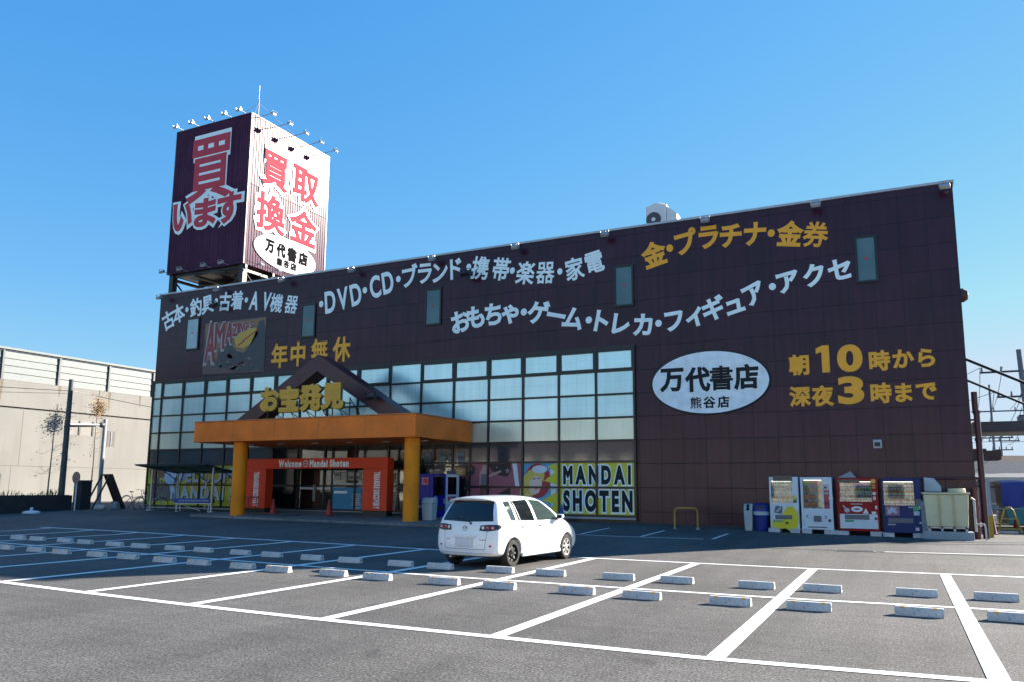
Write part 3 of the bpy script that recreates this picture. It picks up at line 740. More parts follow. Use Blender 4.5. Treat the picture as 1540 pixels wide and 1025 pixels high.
# notices hung on the left column
nbm = MB(); xcn = (-28.17-27.50)/2
aa = np.linspace(R(200), R(232), 7)
nbm.v = [(xcn+.322*math.cos(a), -4.12+.322*math.sin(a), z) for z in (1.45, 2.55) for a in aa]; nbm.f = [(i, i+1, 8+i, 7+i) for i in range(6)]; nbm.c = [None]*6
nb = part(nbm, 'notice', mat('notice_white', (.72, .72, .74), .5), can)
for i in range(4):
    q = MB(); q.v = [(xcn+.326*math.cos(a), -4.12+.326*math.sin(a), z) for z in (1.60+i*.22, 1.74+i*.22) for a in aa[1:6]]; q.f = [(k, k+1, 6+k, 5+k) for k in range(4)]; q.c = [None]*4
    part(q, 'lettering', M_DARKTX, nb)
# gable of box section beams
GY0, GY1 = -3.35, -2.45
def gb(xf, zf, xa, za, xi, zi, xfi, zfi):
    return MB().prism([(xf, GY0, zf), (xfi, GY0, zfi), (xi, GY0, zi), (xa, GY0, za)], (0, GY1-GY0, 0))
AP, API = (-24.24, 7.62), (-24.24, 6.86)
gab = part(gb(-29.25, 4.63, AP[0], AP[1], API[0], API[1], -27.98, 4.63), 'gable_beam', M_MAROON)
gab2 = part(gb(-19.23, 4.63, AP[0]+.004, AP[1], API[0]+.004, API[1], -20.50, 4.63), 'gable_beam', M_MAROON)
for a in (.25, .5, .75):
    for s_, pr in ((-1, gab), (1, gab2)):
        xo, zo = (AP[0]+s_*5.01*(1-a), 4.63+2.99*a); xi, zi = (API[0]+s_*3.74*(1-a), 4.63+2.23*a)
        mb = MB().prism([(xo-.012, GY0-.003, zo-.01), (xo+.012, GY0-.003, zo-.01), (xi+.012, GY0-.003, zi+.01), (xi-.012, GY0-.003, zi+.01)], (0, .0025, 0))
        part(mb, 'joint', M_BLACK, pr)
# letters standing on the canopy, with the dark returns behind, on a light truss
GT = zl([('お', 797, 768), ('宝', 920, 765), ('発', 1058, 757), ('見', 1197, 748)], 220, 420, 4.278)
md, mf = MB(), MB()
for ch, x, y in GT:
    a = fac(x, y, -4.45); 
    put(md, ch, a+Vector((.03, .07, -.02)), UX, UZ, NY, 1.15, 1.0, .06, .16)
    put(mf, ch, a+NY*.03, UX, UZ, NY, 1.15, 1.0, .06, .03)
part(md, 'letter_return', mat('letter_return_green', (.06, .07, .015), .5)); part(mf, 'lettering', M_GOLD)
mb = MB()
xs_ = np.linspace(-26.2, -21.6, 6)
for i, x in enumerate(xs_):
    mb.box(x-.02, x+.02, -4.28, -4.24, CZ1+.04, 5.45)
    if i < 5: mb.tube([(x, -4.25, 5.2), (xs_[i+1], -4.25, CZ1+.06)], .018, 6)
    mb.tube([(x, -4.25, 5.4), (x, -3.4, CZ1+.06)], .018, 6)
mb.box(-26.3, -21.5, -4.285, -4.235, 5.18, 5.23); part(mb, 'letter_support_frame', M_BLACK)

# ---- entrance: glazing, doors and vermilion portal
gl = MB().box(-31.58, -29.76, -.055, -.025, .36, 2.72); part(gl, 'shop_window', M_GLASSD)
for a, b in ((-29.70, -27.90), (-27.82, -25.84), (-25.76, -23.92), (-23.84, -21.94), (-21.86, -19.99), (-19.91, -18.10)):
    ty = random.uniform(-.006, .006)
    part(MB().prism([(a, -.052+ty, .40), (b, -.052-ty, .40), (b, -.052-ty, 3.62), (a, -.052+ty, 3.62)], (0, .012, 0)), 'shop_window', M_PANE)
mb = MB()
for x in (-29.72, -27.86, -25.80, -23.88, -21.9, -19.95, -18.05): mb.box(x-.045, x+.045, -.10, -.056, .36, 3.64)
for a, b in ((-29.72, -27.86), (-27.86, -25.80), (-25.80, -23.88), (-23.88, -21.9), (-21.9, -19.95), (-19.95, -18.05)):
    mb.box(a+.045, b-.045, -.095, -.056, 2.56, 2.64); mb.box(a+.045, b-.045, -.095, -.056, .36, .44)
part(mb, 'entrance_frame', M_FRAME)
# interior seen dimly: pale ceiling lamps and posters stuck inside the glass
random.seed(11)
def notice(x, z, w_, h_, base, n=3, cols=((.4, .42, .44), (.3, .33, .36), (.5, .48, .45)), nm='window_poster'):
    mb = MB().box(x-w_/2, x+w_/2, -.062, -.0565, z-h_/2, z+h_/2, base)
    for i in range(n):
        zz = z+h_*(.36-.72*(i+.5)/n*1.0); hh = h_*.5/n
        ww = w_*random.uniform(.5, .84)
        mb.box(x-ww/2, x+ww/2, -.0645, -.0621, zz-hh/2, zz+hh/2, random.choice(cols))
    return part(mb, nm, M_COLR)
blue = part(MB().box(-25.74, -23.95, -.064, -.0565, .42, 1.62), 'window_poster', mat('cyan_poster', (.035, .26, .48), .5))
part(MB().box(-25.66, -24.85, -.068, -.0645, 1.34, 1.46), 'lettering', M_WHITEP, blue)
notice(-24.30, 1.05, .72, .82, (.28, .36, .40), 6); notice(-24.30, .62, .75, .22, (.10, .11, .12), 2)
for x in (-25.5, -25.08, -24.66, -24.24): notice(x, 2.18, .36, .42, (.34, .38, .40), 2, ((.55, .56, .55), (.12, .14, .16)))
part(MB().box(-25.72, -23.96, -.060, -.0565, 1.68, 1.84), 'window_stripe', mat('pale_stripe', (.52, .58, .60), .4))
for x in (-23.55, -22.98, -22.25): 
    for z in (1.22, .68): notice(x, z, .40, .46, (.36, .42, .44), 4)
notice(-23.3, 1.98, .42, .36, (.34, .45, .40), 2); notice(-22.55, 2.1, .36, .42, (.34, .37, .42), 3); notice(-22.2, 2.1, .3, .42, (.30, .34, .36), 3)
for x0, x1 in ((-27.8, -26.95), (-26.75, -25.9), (-23.8, -22.98), (-22.8, -22.0)):
    part(MB().box(x0, x1, -.062, -.0565, 1.52, 1.63), 'door_band', mat('door_band_white', (.55, .57, .62), .4))
for x in (-26.9, -26.8, -22.92, -22.82):
    part(MB().cyl((x, -.13, .95), (x, -.13, 1.75), .018, n=10), 'door_handle', M_STEEL)
for x in (-21.4, -20.9, -20.4, -19.6, -19.1, -18.6): notice(x+.1, 3.0, .36, .62, (.10, .17, .20), 3, ((.20, .30, .34), (.06, .08, .1)))
notice(-19.9, 2.36, .9, .38, (.05, .05, .055), 2, ((.6, .62, .65),)); notice(-18.6, 2.36, .62, .36, (.40, .22, .07), 2, ((.5, .1, .06), (.6, .45, .2)))
# shelves of goods standing in the hall
def shelf(loc, rz, seed):
    random.seed(seed)
    t = thing('display_shelf', 'shelf of coloured goods standing in the dim hall behind the entrance glass', 'shelf', loc, rz, 'shelves inside the entrance hall')
    mb = MB(); mb.box(-.8, .8, .38, .42, 0, 1.75)
    for z in (.05, .50, .95, 1.40): mb.box(-.8, .8, 0, .379, z, z+.03)
    for x in (-.8, .77): mb.box(x, x+.03, 0, .379, .0, .049)
    mb.build('rack', M_GREY, t)
    mb = MB()
    for z in (.08, .53, .98, 1.43):
        x = -.78
        while x < .70:
            w_ = random.uniform(.06, .20); h_ = random.uniform(.16, .36); c = random.choice([(.5, .1, .08), (.1, .2, .5), (.5, .45, .1), (.45, .45, .45), (.1, .35, .2), (.5, .25, .35)])
            mb.box(x, x+w_*.94, .03, .34, z+.001, z+h_, jitter(c)); x += w_
    mb.build('goods', M_COLR, t)
def jitter(c, k=.25): return tuple(max(.0, min(.9, v*random.uniform(1-k, 1+k))) for v in c)
for k_, (x, y, rz) in enumerate(((-28.6, 3.2, .2), (-26.4, 5.0, 0), (-24.2, 3.6, -.1), (-22.2, 5.4, .1), (-20.4, 3.0, -.3), (-19.0, 5.8, 0))): shelf((x, y, .361), rz, 40+k_)
# portal
PY0, PY1, PT = -2.05, -1.55, 2.98
por = part(MB().box(-29.62, -21.12, PY0, PY1, 2.50, PT), 'entrance_portal', M_PORTAL, bevel=.012)
pls = []
for xa, xb in ((-29.62, -28.22), (-22.45, -21.12)):
    pls.append(part(MB().box(xa, xb, PY0, PY1, .62, 2.497), 'pillar', M_PORTAL, por, bevel=.012))
    part(MB().box(xa+.03, xb-.03, PY0+.05, PY1-.02, .30, .617), 'pillar_foot', M_BLACK, por)
mb = MB()
row_text(mb, 'Welcome', -27.45, -26.02, 2.735, .30, PY0-.012, wt=.06, depth=.012, gap=.15)
row_text(mb, 'Mandai Shoten', -25.55, -23.25, 2.735, .30, PY0-.012, wt=.06, depth=.012, gap=.15)
part(mb, 'lettering', M_WHITEP, por)
mb = MB(); c_ = (-25.79, PY0-.01, 2.735)
mb.prism([(c_[0]+.155*math.sin(a), c_[1], c_[2]+.155*math.cos(a)) for a in np.linspace(0, 2*math.pi, 25)[:-1]], (0, .008, 0), (.75, .76, .78))
mb.prism([(c_[0]+.115*math.sin(a), c_[1]-.003, c_[2]+.115*math.cos(a)) for a in np.linspace(0, 2*math.pi, 25)[:-1]], (0, .003, 0), (.50, .05, .02))
mb.box(c_[0]-.05, c_[0]+.05, c_[1]-.007, c_[1]-.0035, c_[2]-.055, c_[2]+.035, (.75, .76, .78)); mb.box(c_[0]-.03, c_[0]+.03, c_[1]-.010, c_[1]-.0075, c_[2]-.055, c_[2]-.0, (.5, .05, .02))
part(mb, 'round_emblem', M_COLR, por)
for xa, xb in ((-29.62, -28.22), (-22.45, -21.12)):
    mb = MB(); xc = (xa+xb)/2+.12
    row_text(mb, 'TREASURE DISCOVERY', -2.34, -.70, 0, .29, 0, wt=.06, depth=.012, gap=.20, U=Vector((0, 0, -1)), V=UX, N=NY, org=Vector((xc, PY0-.012, 0)))
    part(mb, 'lettering', M_WHITEP, por)

# ================================================================== ROOFTOP SIGN TOWER
TX0, TX1, TY0, TY1, TZ0, TZ1 = -39.22, -33.15, .5, 7.35, 14.0, 22.95
def corrug(mb, p0, p1, z0, z1, n, amp, out):
    """corrugated sheet from p0 to p1"""
    p0, p1, out = Vector(p0), Vector(p1), Vector(out); prof = [(0, 0), (.30, 0), (.42, 1), (.72, 1), (.84, 0)]
    pts = []
    for i in range(n):
        for u, h in prof: pts.append(p0.lerp(p1, (i+u)/n)+out*amp*h)
    pts.append(p1.copy()); k = len(mb.v)
    for p in pts: mb.v += [(p.x, p.y, z0), (p.x, p.y, z1)]
    for i in range(len(pts)-1): mb.f.append((k+2*i, k+2*i+2, k+2*i+3, k+2*i+1)); mb.c.append(None)
tw = thing('rooftop_sign', 'tall maroon box sign tower with red Japanese lettering standing on the store roof', 'sign', (-36.2, 3.9, HB))
def tp(mb, name, m, par=None, **k): return mb.build(name, m, par or tw, world=True, **k)
mb = MB().box(TX0+.03, TX1-.03, TY0+.03, TY1-.03, TZ0+.02, TZ1-.05); tp(mb, 'box_core', M_MAROON)
mb = MB(); corrug(mb, (TX0, TY0, 0), (TX1, TY0, 0), TZ0, TZ1, 30, .022, (0, -1, 0)); corrug(mb, (TX0, TY1, 0), (TX0, TY0, 0), TZ0, TZ1, 34, .022, (-1, 0, 0)); corrug(mb, (TX1, TY1, 0), (TX0, TY1, 0), TZ0, TZ1, 30, .022, (0, 1, 0))
tp(mb, 'cladding', M_TOWER)
mb = MB(); corrug(mb, (TX1, TY0, 0), (TX1, TY1, 0), TZ0, TZ1, 34, .022, (1, 0, 0)); tp(mb, 'cladding', M_TOWER)
mb = MB(); mb.box(TX0-.03, TX1+.03, TY0-.035, TY0+.06, TZ1, TZ1+.05); mb.box(TX1-.06, TX1+.035, TY0+.06, TY1+.03, TZ1, TZ1+.05)
mb.box(TX1-.05, TX1+.03, TY0-.03, TY0+.05, TZ0, TZ1); mb.box(TX0-.03, TX0+.05, TY0-.03, TY0+.05, TZ0, TZ1); mb.box(TX1-.05, TX1+.03, TY1-.05, TY1+.03, TZ0, TZ1)
tp(mb, 'edge_trim', M_MAROON)
for x in (TX0+.25, TX1-.25):
    for y in (TY0+.25, TY1-.25): tp(MB().box(x-.16, x+.16, y-.16, y+.16, HB-.25, TZ0+.02), 'leg', M_BLACK)
mb = MB()
for y in (TY0+.25, TY0+2.4, TY0+4.6, TY1-.25): mb.box(TX0, TX1, y-.08, y+.08, TZ0-.20, TZ0)
for x in (TX0+.25, TX0+2.2, TX0+4.2, TX1-.25): mb.box(x-.08, x+.08, TY0+.1, TY1-.1, TZ0-.36, TZ0-.205)
mb.tube([(TX0+.3, TY0+.25, TZ0-.3), (TX0+1.4, TY0+.25, HB)], .05, 6); mb.tube([(TX1-.3, TY0+.25, TZ0-.3), (TX1-1.3, TY0+.25, HB)], .05, 6)
mb.tube([(TX1-.25, TY0+.3, TZ0-.3), (TX1-.25, TY0+1.6, HB)], .05, 6)
mb.box(TX0+.4, TX1-.4, TY0+.5, TY1-.5, HB-.05, HB+.25)
tp(mb, 'support_frame', M_BLACK)
def sidetext(items, plane, wt_out, wt_in, mat_out, mat_in, off=(0, 0)):
    """items: ch, px x, px y, width px, height px on the tower faces"""
    mo, mi = MB(), MB()
    for ch, x, y, w_, h_ in items:
        P = (lambda a, b: fac(a, b, TY0)) if plane == 'f' else (lambda a, b: sidep(a, b, TX1))
        c = P(x, y); hh = P(x, y-h_/2).z-P(x, y+h_/2).z
        ww = (P(x+w_/2, y)-P(x-w_/2, y)); ww = ww.x if plane == 'f' else ww.y
        U, N = (UX, NY) if plane == 'f' else (Vector((0, 1, 0)), Vector((1, 0, 0)))
        put(mo, ch, c+N*.045+U*off[0]+UZ*off[1], U, UZ, N, 1, wt=wt_out, depth=.03, fit=(ww, hh))
        put(mi, ch, c+N*.070, U, UZ, N, 1, wt=wt_in, depth=.03, fit=(ww, hh))
    tp(mo, 'letter_outline', mat_out); tp(mi, 'lettering', mat_in)
W1 = M_WHITEP
sidetext([('買', 317, 254, 64, 91)], 'f', .085, .018, W1, M_RED, (.10, -.02))
sidetext([('い', 275.5, 327, 26, 37), ('ま', 310, 320, 29, 38), ('す', 345.5, 313, 32, 42)], 'f', .13, .045, W1, M_RED, (.05, -.03))
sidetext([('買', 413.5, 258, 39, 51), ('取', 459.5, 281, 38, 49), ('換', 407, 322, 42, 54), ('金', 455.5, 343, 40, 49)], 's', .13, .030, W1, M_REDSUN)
# oval on the sunny face
oc = sidep(429.5, 384.5, TX1); ry, rz_ = 3.05*.87, 1.03
mb = MB().prism([(TX1+.03, oc.y+ry*math.cos(a), oc.z+rz_*math.sin(a)) for a in np.linspace(0, 2*math.pi, 49)[:-1]], (.03, 0, 0)); ovt = tp(mb, 'oval_sign', mat('matt_white_film', (.62, .62, .62), .9, spec=.05))
mb = MB()
for ch, x, y, w_, h_ in (('万', 404.5, 371, 13, 19), ('代', 421.5, 377.5, 13, 20), ('書', 438, 384, 13, 20), ('店', 454.5, 390.5, 13, 19), ('熊', 419, 394.5, 8.5, 11), ('谷', 429.5, 398, 8.5, 11), ('店', 440, 402, 8.5, 11)):
    c = sidep(x, y, TX1); hh = sidep(x, y-h_/2, TX1).z-sidep(x, y+h_/2, TX1).z; ww = sidep(x+w_/2, y, TX1).y-sidep(x-w_/2, y, TX1).y
    put(mb, ch, c+Vector((.068, 0, 0)), Vector((0, 1, 0)), UZ, Vector((1, 0, 0)), 1, wt=.06, depth=.012, fit=(ww*.95, hh*.95))
tp(mb, 'lettering', mat('matt_dark_letter_film', (.012, .012, .014), .95, spec=.0), ovt)
# lightning rod with stays
lr = thing('lightning_rod', 'thin lightning rod with stay wires on top of the sign tower', 'lightning rod', (-34.5, 2.3, TZ1))
MB().tube([(0, 0, 0), (0, 0, 2.0)], .035, 8).build('pole', M_STEEL, lr); MB().tube([(0, 0, 2.0), (0, 0, 2.9)], .014, 6).build('tip', M_STEEL, lr)
for dx, dy in ((1.2, -1.5), (-2.4, -1.0), (1.25, 2.8)): MB().tube([(0, 0, 1.75), (dx, dy, .0)], .010, 5).build('stay_wire', M_STEEL, lr)

# ------------------------------------------------------------------ floodlights
M_LAMPG = mat('lamp_glass', (.55, .58, .60), .1)
def flood(name, label, base, out, up, arm, group, s=1.0, mcol=None, drop=.0):
    """box floodlight on an arm: base = fixing point, out = arm direction"""
    t = thing(name, label, 'floodlight', base, math.atan2(out[1], out[0]), group)
    mcol = mcol or M_STEEL
    MB().tube([(0, 0, 0), (arm*.5, 0, up*.6), (arm, 0, up)], .022*s, 6).build('arm', mcol, t)
    a = R(35); M = Matrix.Translation((arm+.03, 0, up-.02-drop)) @ Matrix.Rotation(a, 4, 'Y')
    MB().box(-.10*s, .14*s, -.17*s, .17*s, -.09*s, .05*s, M=M).build('lamp_housing', mcol, t, bevel=.02)
    MB().box(-.115*s, -.101*s, -.15*s, .15*s, -.075*s, .035*s, M=M).build('lens', M_LAMPG, t)
    mb = MB(); mb.box(-.02, .02, -.19*s, -.172*s, -.02, .14*s, M=M); mb.box(-.02, .02, .172*s, .19*s, -.02, .14*s, M=M); mb.box(-.02, .02, -.19*s, .19*s, .141*s, .155*s, M=M); mb.build('bracket', mcol, t)
    return t
for i, x in enumerate((-38.55, -34.05, -29.35, -24.78, -20.05, -15.65, -11.4, -7.15, -2.98, 1.32)):
    nm = ['at the left roof corner of the store', 'above the fishing gear lettering', 'on the roof edge beside the shortest upper window', 'above the white DVD lettering', 'above the roof edge window in the middle of the wall', 'above the white mobile phone lettering', 'above the left end of the gold lettering', 'above the middle of the gold lettering', 'above the right end of the gold lettering', 'at the right roof corner of the store'][i]
    flood('floodlight', 'small grey floodlight '+nm, (x, -.07, HB-.02), (0, -1), -.10, .36, 'floodlights along the store roof edge', s=1.0, drop=.10)
for i, (x, z) in enumerate(((-34.1, 11.55), (-18.15, 11.50))):
    flood('floodlight', 'black floodlight on the maroon wall '+('below the fishing gear lettering' if i == 0 else 'between the white katakana and mobile phone lettering'), (x, -.0, z), (0, -1), -.05, .5, 'black floodlights on the wall', s=1.35, mcol=M_BLACK)
flood('floodlight', 'dark floodlight fixed to the right beam of the entrance gable', (-20.9, GY0-.0, 5.55), (0, -1), .0, .35, None, s=1.3, mcol=M_BLACK)
for i, y in enumerate((1.05, 2.45, 3.85, 5.25, 6.65)):
    flood('floodlight', f'long armed floodlight above the sunlit tower face, {ordn(i)} from the front corner', (TX1+.02, y, TZ1-.0), (1, 0), .02, 1.05, 'floodlights over the sunlit tower face', s=.95)
for i, x in enumerate((-38.6, -37.3, -36.0, -34.65, -33.5)):
    flood('floodlight', f'floodlight on the top edge of the dark tower face, {ordn(i)} from the left', (x, TY0-.02, TZ1), (0, -1), .02, .60, 'floodlights over the dark tower face', s=.9)
for i, x in enumerate((-38.95, -37.5, -35.6, -34.25)):
    flood('floodlight', f'small floodlight under the dark tower face, {ordn(i)} from the left', (x, TY0-.02, TZ0+.0), (0, -1), .05, .55, 'floodlights under the dark tower face', s=.9, mcol=M_GREY)
for i, y in enumerate((1.3, 2.7)):
    flood('floodlight', f'small floodlight under the sunlit tower face, {"nearer" if i == 0 else "farther from"} the front corner', (TX1+.02, y, TZ0+.05), (1, 0), .05, .55, 'floodlights under the sunlit tower face', s=.9, mcol=M_GREY)

# air conditioning unit on the roof
t = thing('air_conditioner', 'white air conditioning condenser standing on the store roof', 'air conditioner', (-10.45, 4.2, HB+.40))
MB().box(-.5, .5, -.02, .8, .55, 2.05).build('cabinet', M_WHITE, t, bevel=.02)
MB().cyl((-.12, -.0, 1.35), (-.12, -.06, 1.35), .36, n=28).build('fan_grille', M_DGREY, t); MB().cyl((-.12, -.062, 1.35), (-.12, -.08, 1.35), .10, n=14).build('fan_hub', M_WHITE, t)
MB().lathe([(.42, 2.05), (.42, 2.14), (.30, 2.2)], (0, .4, 0), 20).build('top_fan', M_WHITE, t)
mb = MB(); mb.box(-.5, -.4, 0, .8, -.5, .548); mb.box(.4, .5, 0, .8, -.5, .548); mb.build('stand', M_STEEL, t)
MB().prism([(.52, 0, .7), (1.0, 0, .55), (1.0, 0, 1.5), (.52, 0, 1.95)], (0, .6, 0)).build('duct_cover', M_WHITE, t)

# ================================================================== VENDING MACHINES
def jitter(c, k=.25): return tuple(max(.0, min(.9, v*random.uniform(1-k, 1+k))) for v in c)
M_LIT = mat('lit_display_back', (.42, .46, .50), .5); M_TUBE = mat('display_lamp_tube', (.8, .8, .8)); bsdf(M_TUBE).inputs['Emission Color'].default_value = (1, .95, .86, 1); bsdf(M_TUBE).inputs['Emission Strength'].default_value = .9
def vend(label, loc, rz, w_, h_, bodym, disp, rows, deep=.72, frontm=None, coincol=None, blocks=True):
    """front faces -Y; disp=(x0,x1,z0,z1) as fractions of width and height; rows=list of colour lists"""
    t = thing('vending_machine', label, 'vending machine', loc, rz, 'drink vending machines')
    zb = .15; H = h_
    x0, x1, z0, z1 = disp[0]*w_, disp[1]*w_, zb+disp[2]*H, zb+disp[3]*H
    mb = MB(); mb.box(0, x0, 0, .16, zb, zb+H); mb.box(x1, w_, 0, .16, zb, zb+H); mb.box(x0, x1, 0, .16, zb, z0); mb.box(x0, x1, 0, .16, z1, zb+H); mb.box(0, w_, .161, deep, zb, zb+H)
    mb.build('body', bodym, t, bevel=.012)
    if frontm: MB().box(.03, w_-.03, -.012, -.001, zb+.03, zb+H-.02).build('front_panel', frontm, t) if False else None
    MB().box(x0, x1, .14, .16, z0, z1).build('display_back', M_LIT, t)
    MB().box(x0+.02, x1-.02, .022, .04, z1-.022, z1-.006).build('display_lamp', M_TUBE, t)
    n = len(rows); rh = (z1-z0)/n
    for r, cols in enumerate(rows):
        zc = z1-(r+1)*rh
        MB().box(x0, x1, .03, .14, zc+.0, zc+.045).build('shelf', mat('shelf_white', (.62, .66, .70), .5), t)
        mb = MB(); k = len(cols); cw_ = (x1-x0)/k
        for i, c in enumerate(cols):
            if isinstance(c, tuple) and len(c) == 4:      # carton card
                mb.box(x0+i*cw_+.01, x0+(i+1)*cw_-.008, .06, .075, zc+.06, zc+rh-.02, c[:3])
            else:
                xc = x0+(i+.5)*cw_; hh = rh*random.uniform(.78, .93); r_ = cw_*.45
                mb.lathe([(r_, 0), (r_, hh*.62), (r_*.45, hh*.8), (r_*.45, hh*.9)], (xc, .085, zc+.046), 8, col=c)
                mb.lathe([(r_*1.02, hh*.15), (r_*1.02, hh*.45)], (xc, .085, zc+.046), 8, col=jitter((.7, .65, .6), .5))
        mb.build('drinks', M_DRINK, t)
        mb = MB()
        for i in range(k): mb.box(x0+(i+.2)*cw_, x0+(i+.8)*cw_, .022, .03, zc+.008, zc+.036)
        mb.build('buttons', mat('button_blue', (.10, .16, .26), .4), t)
    MB().box(x0+.001, x1-.001, .004, .010, z0+.001, z1-.001).build('glass', M_PANE, t)
    if blocks:
        for x in (.12, w_-.12): MB().box(x-.20, x+.20, -.04, deep-.05, -.05, .149).build('foot_block', M_CONC, t, bevel=.008)
        MB().box(.05, w_-.05, .12, deep-.1, 0, .148).build('base_shadow_gap', M_BLACK, t) if False else None
    return t
def slot(t, x0, x1, z0, z1, m_, name='pickup_slot', proud=.012): return MB().box(x0, x1, -proud, -.001, z0, z1).build(name, m_, t, bevel=.004)
def patch(t, name, shapes, y=-.002):
    mb = MB()
    for i, (c, lp) in enumerate(shapes): mb.prism([(x, y-.0022*i, z) for x, z in lp], (0, -.002, 0), c)
    return mb.build(name, M_COLR, t)
def rc(x0, x1, z0, z1): return [(x0, z0), (x1, z0), (x1, z1), (x0, z1)]
M_DRINK = mat('drink_colours', rough=.4, attr=True, var=.04, scale=3)
random.seed(5)
gz_ = lambda x: gz(x, -1.1)
M_VWHITE = mat('vending_white', (.62, .68, .74), .35, var=.05); M_VRED = mat('vending_red', (.30, .004, .010), .35, spec=.22, var=.06); M_VNAVY = mat('vending_navy', (.005, .028, .13), .35, spec=.22, var=.06); M_VBLUE = mat('vending_blue', (.004, .008, .24), .3, spec=.22, var=.06)
M_SLOT = mat('slot_grey', (.10, .12, .15), .35); M_SLOTD = mat('slot_black', (.015, .017, .02), .3)
G_, O_, B_, K_ = (.05, .30, .06), (.60, .19, .05), (.20, .10, .05), (.03, .03, .035)
def mixrow(n, cs): return [jitter(random.choice(cs)) for _ in range(n)]
# 1: white machine with yellow artwork at the bottom
t1 = vend('white vending machine with yellow patches on its lower front, farthest left of the wall row', (-5.0, -1.1, gz_(-4.5)), 0, .99, 1.83, M_VWHITE, (.06, .78, .49, .92),
    [mixrow(9, [(.05, .28, .10), (.10, .12, .2), (.3, .32, .35)]), mixrow(9, [(.30, .45, .10), (.55, .55, .5), (.6, .6, .62)]), mixrow(9, [O_, (.5, .24, .14), (.25, .12, .06)])])
patch(t1, 'printed_artwork', [((.74, .60, .015), ell(.70, .50, .27, .44, 18)), ((.74, .60, .015), ell(.34, .28, .28, .15, 18)), ((.74, .60, .015), rc(.06, .94, .19, .36)), ((.74, .60, .015), rc(.44, .96, .36, .70)), ((.30, .42, .10), rc(.08, .42, .36, .45)), ((.74, .60, .015), rc(.80, .90, 1.15, 1.32)), ((.12, .12, .14), [(.14, .70), (.40, .66), (.44, .92), (.20, .95)]), ((.45, .48, .5), [(.18, .72), (.30, .74), (.40, .90), (.36, .91)]), ((.03, .03, .03), rc(.52, .62, .30, .38))])
slot(t1, .17, .75, .47, .62, M_SLOT); slot(t1, .81, .93, 1.06, 1.22, M_DGREY, 'coin_panel')
mb = MB().box(.15, .80, -.03, -.012, 1.82, 2.02); hp = mb.build('header_card', mat('brown_header_card', (.15, .11, .08), .6, var=.3, scale=12), t1)
# 2: white food machine
t2 = vend('white frozen food vending machine with a grid of meal pictures and a red side strip', (-3.93, -1.1, gz_(-3.4)), 0, 1.05, 1.83, M_VWHITE, (.08, .70, .40, .95),
    [[(*jitter(random.choice([(.50, .24, .12), (.45, .32, .16), (.55, .20, .10), (.50, .42, .30)])), 1) for _ in range(3)] for _ in range(4)])
patch(t2, 'side_strip', [((.38, .05, .10), rc(.77, .95, .88, 1.72)), ((.60, .62, .65), rc(.78, .94, 1.52, 1.70)), ((.25, .42, .36), rc(.79, .93, 1.38, 1.46)), ((.02, .02, .02), rc(.80, .88, 1.58, 1.66)), ((.12, .01, .03), rc(.79, .93, 1.02, 1.10))])
patch(t2, 'printed_artwork', [((.15, .25, .50), ell(.22, .61, .06, .06, 12)), ((.62, .68, .74), ell(.25, .61, .045, .045, 12)), ((.15, .25, .50), ell(.78, .59, .06, .06, 12)), ((.62, .68, .74), ell(.75, .59, .045, .045, 12))])
slot(t2, .40, .66, .42, .63, M_SLOT); slot(t2, .20, .82, .22, .25, M_SLOTD, 'vent_slot'); slot(t2, .88, .97, .43, .52, M_SLOTD, 'coin_return'); slot(t2, .93, 1.07, 1.20, 1.29, M_WHITE, 'price_tag', .02)
# 3: red machine
t3 = vend('red vending machine with a white lower panel and a clear plastic sheet on top', (-2.73, -1.1, gz_(-2.1)), 0, 1.32, 1.83, M_VRED, (.06, .84, .55, .93),
    [mixrow(12, [(.5, .12, .08), (.55, .3, .06), B_, (.15, .11, .10)]), mixrow(12, [(.08, .3, .12), (.6, .56, .5), (.55, .33, .08), (.4, .05, .05)]), mixrow(12, [(.16, .14, .13), (.09, .08, .08), B_])])
slot(t3, .06, 1.26, .24, .73, M_VWHITE, 'white_panel', .010); slot(t3, .22, 1.0, .55, .71, M_SLOT, 'pickup_slot', .026)
patch(t3, 'printed_artwork', [((.70, .72, .74), ell(.62, .90, .19, .10, 18)), ((.42, .012, .014), ell(.62, .90, .09, .03, 12)), ((.45, .46, .5), ell(.30, .86, .09, .08, 9)), ((.45, .46, .5), [(.16, 1.02), (.20, 1.03), (.30, .90), (.26, .88)]), ((.70, .72, .74), [(.80, .75), (.90, .94), (.99, .75)]), ((.65, .42, .06), ell(1.18, 1.86, .08, .08, 14)), ((.5, .22, .03), rc(1.13, 1.24, 1.6, 1.75)), ((.62, .6, .58), ell(1.19, 1.44, .065, .06, 12)), ((.62, .6, .58), ell(1.19, 1.28, .05, .07, 12)), ((.72, .72, .70), rc(1.08, 1.22, .74, .83)), ((.7, .7, .7), rc(.44, .80, 1.065, 1.085))])
patch(t3, 'sticker', [((.05, .30, .14), rc(.22, .50, .46, .53))], -.013)
slot(t3, 1.16, 1.25, .55, .63, M_SLOTD, 'coin_return', .026); slot(t3, 1.2, 1.26, .91, 1.03, M_VWHITE, 'coin_panel')
MB().prism([(.0, .02, 1.90), (.70, .02, 1.86), (.62, .06, 2.02), (.48, .10, 2.20), (.05, .05, 1.99)], (0, .012, 0)).build('plastic_sheet', mat('hazy_plastic', (.28, .29, .29), .2), t3)
MB().box(.05, .75, -.028, -.012, 1.80, 1.92).build('header_card', mat('brown_header_card'), t3)
